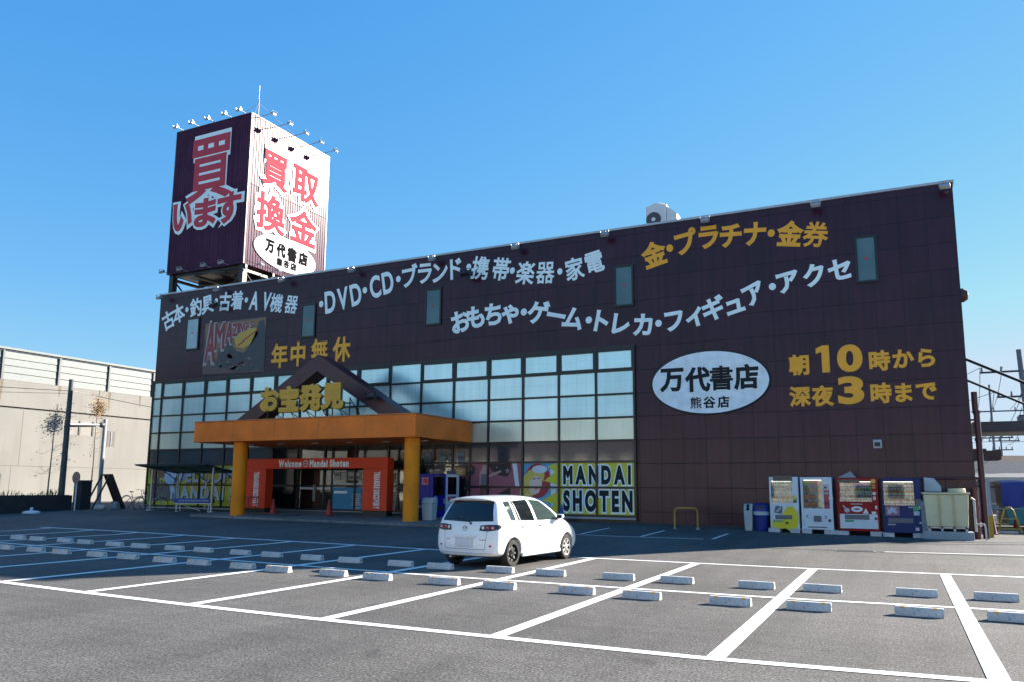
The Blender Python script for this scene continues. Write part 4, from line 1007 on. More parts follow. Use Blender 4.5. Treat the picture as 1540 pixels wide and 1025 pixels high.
# 4: navy machine
t4 = vend('navy blue vending machine with orange drink rows and a small red white poster', (-1.31, -1.1, gz_(-.7)), 0, 1.20, 1.83, M_VNAVY, (.05, .83, .50, .94),
    [mixrow(10, [(.12, .12, .14), (.5, .4, .12), (.06, .3, .3), (.5, .14, .06)]), mixrow(10, [O_, (.6, .35, .10), (.6, .45, .3)]), mixrow(10, [O_, (.14, .12, .11), (.55, .28, .05)])])
patch(t4, 'poster', [((.32, .12, .16), rc(.09, .52, .72, 1.05)), ((.42, .50, .62), [(.13, .80), (.22, .76), (.30, .84), (.42, .77), (.46, .86), (.38, .92), (.47, .99), (.34, .97), (.28, 1.02), (.22, .94), (.12, .98), (.18, .88)])])
slot(t4, .16, .92, .48, .64, M_SLOT); slot(t4, .14, .38, .40, .45, M_GREY, 'label_plate')
patch(t4, 'sticker', [((.05, .42, .12), rc(.94, 1.10, .90, 1.04)), ((.45, .55, .6), rc(.95, 1.12, .74, .88)), ((.65, .68, .7), rc(1.11, 1.17, .94, 1.06)), ((.5, .52, .56), rc(.97, 1.08, .24, .34)), ((.6, .62, .64), rc(1.10, 1.19, .47, .52)), ((.5, .52, .55), rc(.80, .93, .99, 1.02))])
slot(t4, 1.02, 1.19, 1.06, 1.28, M_SLOT, 'coin_panel')
# entrance pair, facing the car park side
zE = gz(-18.3, -2)+.11-.14
t5 = vend('deep blue vending machine beside the entrance column with its plain side to the car park', (-18.42, -2.55, zE), R(90), 1.02, 1.83, M_VBLUE, (.08, .90, .50, .95),
    [mixrow(8, [(.08, .3, .5), (.3, .5, .6), K_]), mixrow(8, [(.2, .4, .08), (.1, .3, .1)]), mixrow(8, [(.5, .3, .08), (.3, .1, .05), K_])])
slot(t5, .25, .85, .45, .60, M_SLOTD); patch(t5, 'sticker', [((.35, .36, .42), ell(.22, .92, .13, .14, 10))]); slot(t5, .15, .32, .44, .50, M_GREY, 'label_plate'); slot(t5, .86, 1.0, .72, .92, M_GREY, 'coin_panel')
mb = MB().box(.06, .96, .05, .07, 1.99, 2.13); mb.build('header_card', mat('tan_header_card', (.36, .20, .10), .6, var=.3, scale=9), t5)
sp = MB().box(-.004, -.001, .22, .56, 1.50, 1.84).build('side_poster', mat('side_poster_red', (.42, .05, .10), .5), t5)
mb = MB(); mb.box(-.007, -.0045, .25, .53, 1.53, 1.81); mb.build('poster_field', mat('poster_pink_white', (.62, .52, .56), .5), sp)
mb = MB(); put(mb, '得', (-.010, .39, 1.67), (0, -1, 0), UZ, (-1, 0, 0), .26, 1, .06, .004); mb.build('lettering', M_RED, sp)
t6 = vend('narrow white vending machine standing between the deep blue one and the shop front', (-18.42, -1.45, zE), R(90), 1.10, 1.83, M_VWHITE, (.10, .80, .52, .94),
    [mixrow(8, [(.12, .3, .3), (.5, .14, .2)]), mixrow(8, [O_, (.5, .25, .1)]), mixrow(8, [(.4, .06, .06), (.3, .1, .06)])])
patch(t6, 'printed_artwork', [((.40, .07, .08), rc(.12, .80, .82, 1.02)), ((.30, .30, .36), ell(.4, .92, .12, .08, 10))]); slot(t6, .25, .9, .45, .60, M_SLOTD)
MB().box(.15, .85, .05, .07, 1.99, 2.14).build('header_card', mat('grey_header_card', (.20, .17, .19), .6, var=.3, scale=9), t6)

# ================================================================== BINS, TANK, PIPES
def bin_tall(name, label, loc, m_, lid, w_=.36, d_=.42, h_=.95, holes=True, hood=True):
    t = thing(name, label, 'bin', loc)
    mb = MB(); n = 4; prof = [(.42, 0), (.47, .35), (.5, .74)]
    vs = []; 
    for k, z in prof:
        for sx, sy in ((-1, -1), (1, -1), (1, 1), (-1, 1)): vs.append((sx*k*w_, sy*k*d_, z*h_))
    fs = [(i*4+j, i*4+(j+1) % 4, i*4+4+(j+1) % 4, i*4+4+j) for i in range(2) for j in range(4)]+[(3, 2, 1, 0), (8, 9, 10, 11)]
    mb.add(vs, fs); mb.build('body', m_, t, bevel=.025)
    if hood:
        mb = MB(); mb.prism([(-.53*w_, -.53*d_, .745*h_), (-.53*w_, .53*d_, .745*h_), (-.53*w_, .40*d_, h_), (-.53*w_, -.22*d_, h_*.985)], (1.06*w_, 0, 0)); ld = mb.build('lid', lid, t, bevel=.03)
        if holes:
            for z, y in ((.80, -.50), (.91, -.36)): MB().cyl((0, y*d_-.012, z*h_), (0, y*d_+.06, z*h_+.02), .055, n=14).build('hole', M_BLACK, t)
    return t
M_BIN = mat('bin_blue_grey', (.20, .25, .29), .5, var=.1); M_BINL = mat('bin_pale_grey', (.40, .44, .45), .5, var=.1, dirt=.15)
bin_tall('recycling_bin', 'slim blue grey recycling bin with two round holes between navy machine and cream tank', (-.02+.02, -1.0, gz(0, -1)), M_BIN, M_BIN, .30, .42, 1.28)
bin_tall('recycling_bin', 'small pale grey recycling bin left of the blue bin by the vending machines', (-5.78, -.95, gz(-5.8, -1)), M_BINL, M_BINL, .30, .36, .98)
def round_bin(label, loc, m_, lidm, r, h_, bag=False):
    t = thing('rubbish_bin', label, 'bin', loc)
    MB().lathe([(r*.78, 0), (r*.80, .02), (r*.95, h_*.70)], n=20).build('body', m_, t, smooth=True)
    MB().lathe([(r*1.02, h_*.705), (r*1.02, h_*.78), (r*.85, h_*.93), (r*.45, h_), (0, h_)], n=20).build('lid', lidm, t, smooth=True)
    mb = MB(); mb.box(-.13, .13, -r*.98, -r*.70, h_*.80, h_*.90); mb.build('opening', M_BLACK, t, bevel=.02)
    if bag:
        mb = MB(); random.seed(2); pr = []
        for k, z in enumerate((.55, .60, .66, .703)): pr.append((r*(.93+.06*random.random()), h_*z))
        mb.lathe([(r*.90, h_*.55), (r*1.04, h_*.58), (r*1.0, h_*.64), (r*1.08, h_*.70), (r*.96, h_*.704)], n=14); mb.build('bin_bag', mat('clear_bin_bag', (.45, .52, .60), .25), t, smooth=True)
    return t
round_bin('blue rubbish bin with a pale bag over its rim beside the first vending machine', (-5.36, -.85, gz(-5.36, -.85)), M_BLUE, M_BLUE, .29, 1.02, True)
zs = gz(-18.6, -3.4)+.105
round_bin('small blue rubbish bin with a white bag folded over its rim by the entrance column', (-18.62, -3.30, zs), M_BLUE, M_BLUE, .25, .84, True)
bin_tall('rubbish_bin', 'pale grey bin with a domed lid in front of the deep blue vending machine', (-17.98, -3.50, zs-.01), M_BINL, M_BINL, .52, .42, .92, holes=False)

tk = thing('water_tank', 'cream plastic water tank on a concrete plinth by the right corner of the store', 'tank', (.62, -1.0, gz(.6, -1)))
M_CREAM = mat('cream_plastic', (.62, .57, .36), .5, var=.08, dirt=.15); M_CREAM2 = mat('cream_rib', (.50, .42, .22), .5, var=.1)
MB().box(-.76, .72, -.36, .70, -.1, .26).build('plinth', mat('plinth_blue_grey', (.30, .33, .35), .8, var=.1, bump=.1), tk, bevel=.02)
mb = MB().prism([(-.62, -.32, .42), (.58, -.32, .42), (.64, -.32, 1.46), (-.68, -.32, 1.46)], (0, .9, 0)); mb.build('body', M_CREAM, tk, bevel=.03)
MB().box(-.72, .68, -.36, .62, 1.463, 1.53).build('lid', M_CREAM, tk, bevel=.02); MB().cyl((.33, .1, 1.531), (.33, .1, 1.66), .27, .26, n=20).build('hatch', M_CREAM, tk, bevel=.02)
for x in (-.22, .20): MB().box(x-.035, x+.035, -.352, -.325, .44, 1.46).build('rib', M_CREAM2, tk)
mb = MB()
for x in (-.55, -.18, .18, .52): mb.box(x-.03, x+.03, -.3, .5, .262, .415)
mb.box(-.62, .58, -.30, .52, .36, .415); mb.build('stand', M_STEEL, tk)
pp = MB().tube([(.70, -.33, 1.36), (.78, -.34, 1.30), (.78, -.34, .28)], .035, 8); pp.tube([(.78, -.34, .52), (1.02, -.34, .52), (1.05, -.34, .40), (1.05, -.34, .02)], .03, 8); pp.build('drain_pipe', mat('pale_pipe', (.55, .52, .48), .5), tk)
mb = MB().prism([(-.62, .25, 1.55), (-.1, .25, 1.55), (-.1, .25, 1.72), (-.30, .25, 2.0), (-.62, .25, 2.03)], (0, .35, 0)); mb.build('pump_cover', mat('pale_grey_metal', (.42, .47, .50), .4), tk, bevel=.02)

pi = thing('maroon_pipework', 'maroon pipes running along the wall behind the cream tank to the corner', 'pipes', (.6, -.2, .9))
mb = MB(); 
def wt_(pts, r): return [(p[0]-.6, p[1]+.2, p[2]-.9) for p in pts], r
for pts, r in (([(-.42, -.12, 1.55), (-.42, -.12, 2.02), (-.36, -.12, 2.08), (1.72, -.12, 2.10)], .045), ([(-.42, -.12, 1.62), (-.05, -.12, 1.60)], .04)):
    a, b = wt_(pts, r); MB().tube(a, b, 8).build('pipe', M_MAROON, pi)
ps = thing('downpipe', 'tall maroon downpipe standing at the right corner of the store', 'pipe', (1.80, .28, gz(1.8, .28)))
MB().tube([(0, 0, 0), (0, 0, 4.2), (-.03, 0, 4.4), (-.03, 0, 5.0)], .10, 12).build('pipe', M_MAROON, ps, smooth=True)
for z in (1.9, 3.3, 4.25): MB().cyl((0, 0, z), (0, 0, z+.10), .125, n=12).build('collar', M_MAROON, ps)
MB().box(-.22, .0, -.06, .06, 4.0, 4.06).build('bracket', M_MAROON, ps)
pv = thing('standpipe', 'short maroon standpipe with a valve between cream tank and downpipe', 'pipe', (1.52, -.35, gz(1.5, -.3)))
MB().tube([(0, 0, 0), (0, 0, 1.62)], .085, 10).build('pipe', mat('brown_red_paint', (.14, .04, .035), .5, var=.15), pv, smooth=True)
MB().cyl((.02, -.14, 1.02), (.02, -.06, 1.02), .06, n=12).build('valve_wheel', mat('brown_red_paint'), pv); MB().cyl((0, 0, 1.62), (0, 0, 1.70), .11, n=12).build('cap', mat('brown_red_paint'), pv)
ps2 = thing('pale_post', 'pale blue post with a yellow foot beside the maroon downpipe', 'post', (2.02, 1.2, gz(2, 1.2)))
MB().box(-.07, .07, -.05, .05, .75, 2.0).build('upper_post', mat('pale_blue_paint', (.36, .50, .58), .5), ps2); MB().box(-.08, .08, -.06, .06, 0, .749).build('yellow_foot', mat('yellow_paint', (.55, .40, .03), .5), ps2)

# yellow hoop barrier at the wall
hb = thing('hoop_barrier', 'yellow steel hoop barrier in front of the maroon wall', 'barrier', (-7.92, -1.7, gz(-7.9, -1.7)), R(22))
pts = [(-.42, 0, -.05), (-.42, 0, .62)]+[(-.42+.14*(1-math.cos(a)), 0, .62+.14*math.sin(a)) for a in np.linspace(.2, math.pi/2, 5)]+[(.42-.14*(1-math.cos(a)), 0, .62+.14*math.sin(a)) for a in np.linspace(math.pi/2, .2, 5)]+[(.42, 0, .62), (.42, 0, -.05)]
MB().tube(pts, .035, 10).build('hoop', mat('ochre_barrier_paint', (.42, .24, .03), .45, var=.12), hb, smooth=True)
for x in (-.42, .42): MB().cyl((x, 0, -.02), (x, 0, .015), .09, n=12).build('foot', M_STEEL, hb)

def cone(label, loc, col, h_=.70, grp='traffic cones', band=False):
    t = thing('traffic_cone', label, 'traffic cone', loc, 0, grp)
    MB().box(-.19, .19, -.19, .19, 0, .03).build('base', col, t, bevel=.015)
    MB().lathe([(.15, .031), (.135, .06), (.03, h_-.01), (.015, h_), (0, h_)], n=20).build('cone', col, t, smooth=True)
    if band: MB().lathe([(.112, .19), (.079, .36)], n=20, cap=False).build('band', M_WHITE, t, smooth=True)
    return t
M_CONER = mat('red_cone_plastic', (.42, .03, .02), .5, var=.12); M_CONEB = mat('blue_cone_plastic', (.02, .10, .38), .5)
p = gnd(400, 775, .1); cone('plain red traffic cone before the left entrance door', (-27.0, -2.75, gz(-27, -2.75)+.11), M_CONER)
cone('plain red traffic cone before the cyan poster in the entrance', (-23.72, -2.75, gz(-23.7, -2.75)+.11), M_CONER)
cone('blue traffic cone with a white band in front of the yellow SHOTEN panel', (-13.3, -.75, gz(-13.3, -.7)), M_CONEB, .74, band=True)
# doormats at the entrance
t = thing('door_mat', 'dark round edged mat on the paving before the left entrance door', 'mat', (-26.2, -3.3, gz(-26.2, -3.3)+.112))
MB().box(-1.1, 1.1, -.38, .38, 0, .018).build('mat', mat('mat_grey', (.13, .13, .13), .9, bump=.2), t, bevel=.01); MB().box(-1.02, 1.02, -.30, .30, .0182, .022).build('tread', M_SLOT, t)

# ================================================================== CAR
def build_car():
    t = thing('parked_car', 'white compact hatchback parked in the lot with its dark rear window to the viewer', 'car', (-9.14, -16.06, 0), R(-5.2))
    paint = mat('white_car_paint', (.80, .81, .82), .28, var=.03, scale=1.5, coat=.8)
    trim = mat('car_black_trim', (.014, .014, .015), .5); dglass = mat('car_privacy_glass', (.008, .011, .013), .04, var=.02, spec=.7); tglass = mat('car_tinted_glass', (.035, .055, .055), .04, var=.03, spec=.8)
    # cross sections: ten levels from belly centre to roof centre
    RG = [
     ([0, .66, .735, .775, .765, .735, .655, .565, .34, 0], [.25, .25, .32, .54, .82, .98, 1.24, 1.42, 1.465, 1.475], [.06, .06, .02, .015, .06, .085, .22, .34, .34, .33]),
     ([0, .71, .785, .815, .80, .765, .675, .585, .35, 0], [.23, .23, .31, .53, .82, .98, 1.245, 1.435, 1.483, 1.493], [.16, .16, .12, .11, .15, .18, .31, .43, .43, .43]),
     ([0, .73, .815, .838, .828, .795, .70, .605, .36, 0], [.21, .21, .30, .52, .82, .975, 1.25, 1.45, 1.503, 1.515], [.62, .62, .62, .62, .62, .64, .70, .76, .76, .76]),
     ([0, .73, .82, .842, .835, .80, .705, .61, .36, 0], [.20, .20, .29, .52, .81, .965, 1.245, 1.463, 1.523, 1.535], [1.30]*10),
     ([0, .73, .82, .842, .835, .80, .705, .605, .36, 0], [.20, .20, .29, .52, .80, .955, 1.235, 1.45, 1.512, 1.525], [2.05]*5+[2.05, 2.03, 2.0, 2.0, 2.0]),
     ([0, .73, .82, .842, .83, .79, .70, .59, .35, 0], [.20, .20, .29, .52, .79, .945, 1.18, 1.385, 1.448, 1.463], [2.75]*5+[2.75, 2.62, 2.42, 2.38, 2.36]),
     ([0, .73, .815, .84, .82, .76, .685, .585, .34, 0], [.20, .20, .29, .52, .78, .925, .985, 1.03, 1.05, 1.055], [3.08]*5+[3.08, 3.05, 3.0, 2.98, 2.97]),
     ([0, .72, .80, .825, .80, .73, .66, .55, .32, 0], [.20, .20, .29, .52, .76, .85, .885, .91, .925, .93], [3.42]*10),
     ([0, .66, .74, .765, .74, .66, .60, .50, .30, 0], [.21, .21, .29, .50, .66, .72, .745, .765, .78, .785], [3.76]*10),
     ([0, .52, .60, .62, .60, .54, .50, .42, .25, 0], [.24, .24, .30, .44, .52, .57, .60, .62, .63, .635], [3.93]*10)]
    NL = 10; vs = []; fs = []
    for xs, zs, ys in RG:
        for k in range(NL): vs.append((xs[k], ys[k], zs[k]))
        for k in range(NL-2, 0, -1): vs.append((-xs[k], ys[k], zs[k]))
    n = 2*NL-2
    for i in range(len(RG)-1):
        for k in range(n): fs.append((i*n+k, i*n+(k+1) % n, (i+1)*n+(k+1) % n, (i+1)*n+k))
    def cap(b, rev, bow):
        prev_l = None
        cols = 4
        grid = []
        for k in range(1, NL-1):
            a, c = b+k, b+(n-k) % n
            row = [a]
            for j in range(1, cols):
                u = j/cols; q = [vs[a][i]*(1-u)+vs[c][i]*u for i in range(3)]
                q[1] += bow*(1-(2*u-1)**2); vs.append(tuple(q)); row.append(len(vs)-1)
            row.append(c); grid.append(row)
        for r0, r1 in zip(grid[:-1], grid[1:]):
            for j in range(cols): fs.append((r0[j], r0[j+1], r1[j+1], r1[j]))
        # belly and roof strips
        g0 = grid[0]; fs.append((b, g0[0], g0[1], g0[2])); fs.append((b, g0[2], g0[3], g0[4]))
        g1 = grid[-1]; tcen = b+NL-1; fs.append((tcen, g1[2], g1[1], g1[0])); fs.append((tcen, g1[4], g1[3], g1[2]))
    cap(0, False, -.075); cap((len(RG)-1)*n, True, .06)
    me = bpy.data.meshes.new('tmp'); me.from_pydata(vs, [], fs)
    bm = bmesh.new(); bm.from_mesh(me); bmesh.ops.recalc_face_normals(bm, faces=bm.faces); bm.to_mesh(me); bm.free()
    tmp = bpy.data.objects.new('tmp', me); COL.objects.link(tmp)
    sm = tmp.modifiers.new('s', 'SUBSURF'); sm.levels = 3; sm.render_levels = 3
    dg = bpy.context.evaluated_depsgraph_get(); sub = bpy.data.meshes.new_from_object(tmp.evaluated_get(dg))
    bm = bmesh.new(); bm.from_mesh(sub); bvh = BVHTree.FromBMesh(bm); bm.free()
    # wheel arches cut away
    WY = (.655, 3.13); WR = .292
    cutters = []
    for wy in WY:
        for s_ in (-1, 1):
            c = MB().cyl((s_*.50, wy, .300), (s_*1.1, wy, .300), .345, n=40).build('tmpcut', trim); cutters.append(c)
    tmp2 = bpy.data.objects.new('tmp2', sub); COL.objects.link(tmp2)
    for c in cutters:
        b_ = tmp2.modifiers.new('b', 'BOOLEAN'); b_.operation = 'DIFFERENCE'; b_.object = c; b_.solver = 'EXACT'
    dg = bpy.context.evaluated_depsgraph_get(); body = bpy.data.meshes.new_from_object(tmp2.evaluated_get(dg))
    for o_ in [tmp, tmp2]+cutters: bpy.data.objects.remove(o_)
    body.materials.clear(); body.materials.append(paint)
    for p_ in body.polygons: p_.use_smooth = True; p_.material_index = 0
    body.set_sharp_from_angle(angle=R(38))
    bo = bpy.data.objects.new('body', body); link(bo, t)
    def hit(o_, d_):
        h_ = bvh.ray_cast(Vector(o_), Vector(d_)); return (h_[0], h_[1]) if h_[0] is not None else (None, None)
    def conform(name, m_, lower, upper, mode, side=1, nu=14, nv=8, off=.004, thick=None):
        """patch laid on the body between two poly-lines; mode 'side': (y,z); 'rear'/'front': (x,z)"""
        def samp(pl, u):
            L = [0]; 
            for a, b in zip(pl[:-1], pl[1:]): L.append(L[-1]+math.dist(a, b))
            d = u*L[-1]
            for i in range(len(pl)-1):
                if d <= L[i+1]+1e-9:
                    q = (d-L[i])/max(L[i+1]-L[i], 1e-9); return (pl[i][0]*(1-q)+pl[i+1][0]*q, pl[i][1]*(1-q)+pl[i+1][1]*q)
            return pl[-1]
        mb = MB(); ok = True
        for j in range(nv+1):
            for i in range(nu+1):
                a, b = samp(lower, i/nu), samp(upper, i/nu); v = j/nv
                p_ = (a[0]*(1-v)+b[0]*v, a[1]*(1-v)+b[1]*v)
                if mode == 'side': o_, d_ = (side*2, p_[0], p_[1]), (-side, 0, 0)
                elif mode == 'rear': o_, d_ = (p_[0], -2, p_[1]), (0, 1, 0)
                else: o_, d_ = (p_[0], 6, p_[1]), (0, -1, 0)
                h_, nn = hit(o_, d_)
                if h_ is None: h_, nn = Vector((p_[0] if mode != 'side' else side*.6, .4, p_[1])), Vector((side, 0, 0))
                if nn.dot(Vector(d_)) > 0: nn = -nn
                mb.v.append(tuple(h_+nn*off))
        for j in range(nv):
            for i in range(nu): mb.f.append((j*(nu+1)+i, j*(nu+1)+i+1, (j+1)*(nu+1)+i+1, (j+1)*(nu+1)+i)); mb.c.append(None)
        return mb.build(name, m_, t, smooth=True)
    # glazing
    conform('rear_window', dglass, [(-.655, .985), (0, .965), (.655, .985)], [(-.52, 1.405), (0, 1.415), (.52, 1.405)], 'rear', nu=24, nv=12)
    for s_ in (1, -1):
        conform('quarter_window', dglass if s_ < 0 else tglass, [(.60, 1.00), (.80, .985)], [(.50, 1.30), (.52, 1.385), (.74, 1.40)], 'side', s_)
        f1 = conform('rear_door_window', dglass, [(.90, .985), (1.60, .965)], [(.80, 1.395), (1.50, 1.425)], 'side', s_)
        f2 = conform('front_door_window', tglass, [(1.72, .965), (2.74, .955)], [(1.60, 1.425), (2.10, 1.395), (2.50, 1.17), (2.74, .985)], 'side', s_, nu=20)
        conform('window_divider', trim, [(.955, .985), (.985, .985)], [(.84, 1.396), (.865, 1.397)], 'side', s_, nu=2, off=.008)
        # door shut lines
        for a, b in (((1.665, .36), (1.665, .96)), ((1.665, .96), (1.555, 1.43)), ((2.80, .36), (2.82, .93))):
            conform('door_seam', mat('car_seam', (.045, .047, .05), .6), [a, (a[0]+.011, a[1])], [b, (b[0]+.011, b[1])], 'side', s_, nu=1, nv=14, off=.0025)
        conform('door_seam', mat('car_seam'), [(1.0, .62), (1.01, .62)], [(.86, .98), (.87, .98)], 'side', s_, nu=1, nv=14, off=.0025)
        conform('door_seam', mat('car_seam'), [(1.0, .36), (2.80, .36)], [(1.0, .368), (2.80, .368)], 'side', s_, nu=24, nv=1, off=.0025)
        for y_ in (1.02, 1.80):
            h_, nn = hit((s_*2, y_+.06, .86), (-s_, 0, 0)); x_ = h_.x
            mb = MB(); mb.tube([(x_-s_*.005, y_-.02, .855), (x_+s_*.028, y_+.0, .86), (x_+s_*.034, y_+.08, .862), (x_+s_*.028, y_+.15, .862), (x_-s_*.005, y_+.17, .86)], .014, 8); mb.build('door_handle', paint, t, smooth=True)
            conform('handle_shade_patch', mat('car_recess_shade', (.35, .36, .38), .5), [(y_-.01, .83), (y_+.15, .835)], [(y_-.005, .885), (y_+.15, .89)], 'side', s_, nu=6, nv=4, off=.002)  # flat grey patch paints the shade of a hollow behind the handle
        h_, nn = hit((s_*2, 2.98, .80), (-s_, 0, 0)); MB().box(h_.x-.01*s_, h_.x+.008*s_, 2.95, 3.0, .785, .81).build('side_indicator', mat('indicator_amber', (.5, .28, .06), .3), t, bevel=.004)
        # mirror
        mb = MB(); mb.prism([(s_*.83, 2.56, .965), (s_*.985, 2.575, .985), (s_*.985, 2.575, 1.075), (s_*.83, 2.56, 1.085)], (0, .13, 0)); mi = mb.build('door_mirror', paint, t, bevel=.035, seg=3)
        MB().box(s_*.91-.06, s_*.91+.06, 2.548, 2.556, .985, 1.062).build('mirror_glass', dglass, mi, bevel=.01)
        MB().tube([(s_*.76, 2.66, .955), (s_*.87, 2.64, .98)], .028, 8).build('mirror_arm', trim, t)
        # side skirt
        MB().prism([(s_*.835, 1.02, .20), (s_*.848, 1.02, .225), (s_*.838, 1.02, .29), (s_*.78, 1.02, .29), (s_*.78, 1.02, .20)], (0, 1.75, 0)).build('side_skirt', paint, t, bevel=.02)
    conform('windscreen', tglass, [(-.66, 1.0), (0, 1.07), (.66, 1.0)], [(-.54, 1.36), (0, 1.42), (.54, 1.36)], 'front', nu=20, nv=10)
    # tail lamps: dark housings wrapping the corner with pale and red round lamps
    red = mat('tail_lamp_red', (.50, .03, .05), .12); clear = mat('tail_lamp_clear', (.55, .56, .60), .12); hous = mat('tail_lamp_housing', (.035, .03, .035), .12)
    for s_ in (1, -1):
        L_ = [(s_*.36, .785), (s_*.56, .775), (s_*.735, .80)]; U_ = [(s_*.38, .895), (s_*.56, .915), (s_*.745, .915)]
        th = conform('tail_lamp', hous, L_, U_, 'rear', nu=16, nv=6, off=.006)
        sd = conform('tail_lamp', hous, [(.085, .80), (.17, .835), (.20, .86)], [(.09, .915), (.17, .912), (.21, .885)], 'side', s_, nu=8, nv=5, off=.006)
        for x_, m_, r_ in ((.44, clear, .040), (.54, red, .043), (.665, red, .046)):
            h_, nn = hit((s_*x_, -2, .846), (0, 1, 0))
            c_ = MB().lathe([(0, -.014), (r_*.8, -.011), (r_, .004)], tuple(h_), 18, axis='y'); c_.build('lamp', m_, th, smooth=True)
        h_, nn = hit((s_*.665, -2, .846), (0, 1, 0)); MB().lathe([(0, -.021), (.018, -.017), (.02, -.010)], tuple(h_), 14, axis='y').build('lamp', clear, th, smooth=True)
        h_, nn = hit((s_*.63, -2, .475), (0, 1, 0)); MB().lathe([(0, -.010), (.022, -.008), (.028, .004)], tuple(h_), 14, axis='y').build('bumper_reflector', red, t, smooth=True)
        conform('hatch_seam', mat('car_seam'), [(s_*.50, .40), (s_*.508, .40)], [(s_*.545, .775), (s_*.553, .775)], 'rear', nu=1, nv=12, off=.003)
    conform('hatch_seam', mat('car_seam'), [(-.50, .395), (.50, .395)], [(-.50, .404), (.50, .404)], 'rear', nu=16, nv=1, off=.003)
    conform('bumper_crease', mat('car_seam'), [(-.72, .315), (.72, .315)], [(-.72, .321), (.72, .321)], 'rear', nu=24, nv=1, off=.002)
    # hatch garnish bar, plate, badges, wiper
    h_, nn = hit((0, -2, .665), (0, 1, 0))
    MB().box(-.285, .285, h_.y-.022, h_.y+.03, .635, .695).build('hatch_garnish', paint, t, bevel=.012)
    conform('plate_shade_patch', mat('plate_recess_shade', (.60, .61, .62), .35), [(-.235, .43), (.235, .43)], [(-.235, .632), (.235, .632)], 'rear', nu=8, nv=4, off=.002)  # no hollow here: the darker patch paints the shade around the plate
    pl = MB().box(-.165, .165, h_.y-.020, h_.y-.008, .455, .615).build('number_plate', mat('plate_white', (.66, .68, .70), .5), t, bevel=.004)
    for x_ in (-.11, .11): MB().cyl((x_, h_.y-.024, .470), (x_, h_.y-.0205, .470), .008, n=8).build('plate_screw', trim, pl)
    h_, nn = hit((0, -2, .83), (0, 1, 0)); y_ = h_.y-.006
    mb = MB(); N_ = 24
    for i in range(N_):
        a, b = 2*math.pi*i/N_, 2*math.pi*(i+1)/N_
        mb.tube([(.058*math.cos(a), y_, .83+.047*math.sin(a)), (.058*math.cos(b), y_, .83+.047*math.sin(b))], .006, 5)
    mb.tube([(-.050, y_, .845), (-.02, y_, .838), (0, y_, .822), (.02, y_, .838), (.050, y_, .845)], .007, 5)
    mb.build('round_badge', mat('dark_chrome', (.25, .26, .28), .2, .9), t, smooth=True)
    h_, nn = hit((.45, -2, .60), (0, 1, 0))
    mb = MB()
    for i, w_ in enumerate((.03, .02, .034, .012, .024)): mb.box(.375+i*.034, .375+i*.034+w_*.85, h_.y-.008, h_.y+.004, .585, .607)
    mb.build('model_badge', mat('dark_chrome'), t)
    mb = MB()
    for i, w_ in enumerate((.028, .022, .02, .03)): mb.box(-.47+i*.030, -.47+i*.030+w_*.85, h_.y-.008, h_.y+.010, .590, .606)
    mb.build('maker_badge', mat('dark_chrome'), t)
    h1, _ = hit((.09, -2, .965), (0, 1, 0)); h2, _ = hit((-.30, -2, 1.045), (0, 1, 0))
    mb = MB(); mb.tube([h1+Vector((.05, -.02, -.035)), h1+Vector((0, -.035, .02)), h2+Vector((.1, -.03, 0)), h2+Vector((0, -.016, 0))], .011, 6); mb.cyl(h1+Vector((.05, -.03, -.035)), h1+Vector((.05, .03, -.03)), .022, n=10); mb.build('rear_wiper', trim, t)
    # roof spoiler lip
    mb = MB()
    for j, (dy, z_) in enumerate(((.20, 1.440), (.185, 1.458), (.24, 1.482), (.55, 1.512), (.55, 1.46), (.30, 1.425))):
        for x_ in np.linspace(-.60, .60, 13): mb.v.append((x_*(1 if j < 3 else .97), dy+.05*(x_/.6)**2, z_-.055*(abs(x_)/.6)**2.5))
    for j in range(6):
        for i in range(12):
            a, b = j*13+i, ((j+1) % 6)*13+i; mb.f.append((a, a+1, b+1, b)); mb.c.append(None)
    mb.f += [tuple(j*13 for j in range(6)), tuple(j*13+12 for j in range(5, -1, -1))]; mb.c += [None, None]
    mb.build('roof_spoiler', paint, t, smooth=True, angle=50)
    MB().tube([(0.25, 2.2, 1.50), (.25, 1.98, 1.62)], .006, 5).build('aerial', trim, t)
    MB().box(-.60, .60, .45, 3.5, .19, .26).build('underbody', trim, t)
    MB().tube([(-.42, .05, .22), (-.42, .35, .22)], .028, 10).build('exhaust_pipe', M_STEEL, t)
    for s_ in (1, -1):
        conform('headlamp', clear, [(s_*.40, .60), (s_*.66, .62)], [(s_*.46, .72), (s_*.70, .76)], 'front', nu=8, nv=5, off=.006)
        MB().box(s_*.52-.12, s_*.52+.12, .42, .9, .02, .20).build('mud_shadow_panel', trim, t) if False else None
    # wheels
    tyre = mat('tyre_rubber', (.022, .020, .018), .9, var=.25, scale=9); alloy = mat('alloy_silver', (.50, .48, .45), .35, .0, var=.1); steelw = mat('black_steel_wheel', (.006, .006, .006), .5, spec=.2)
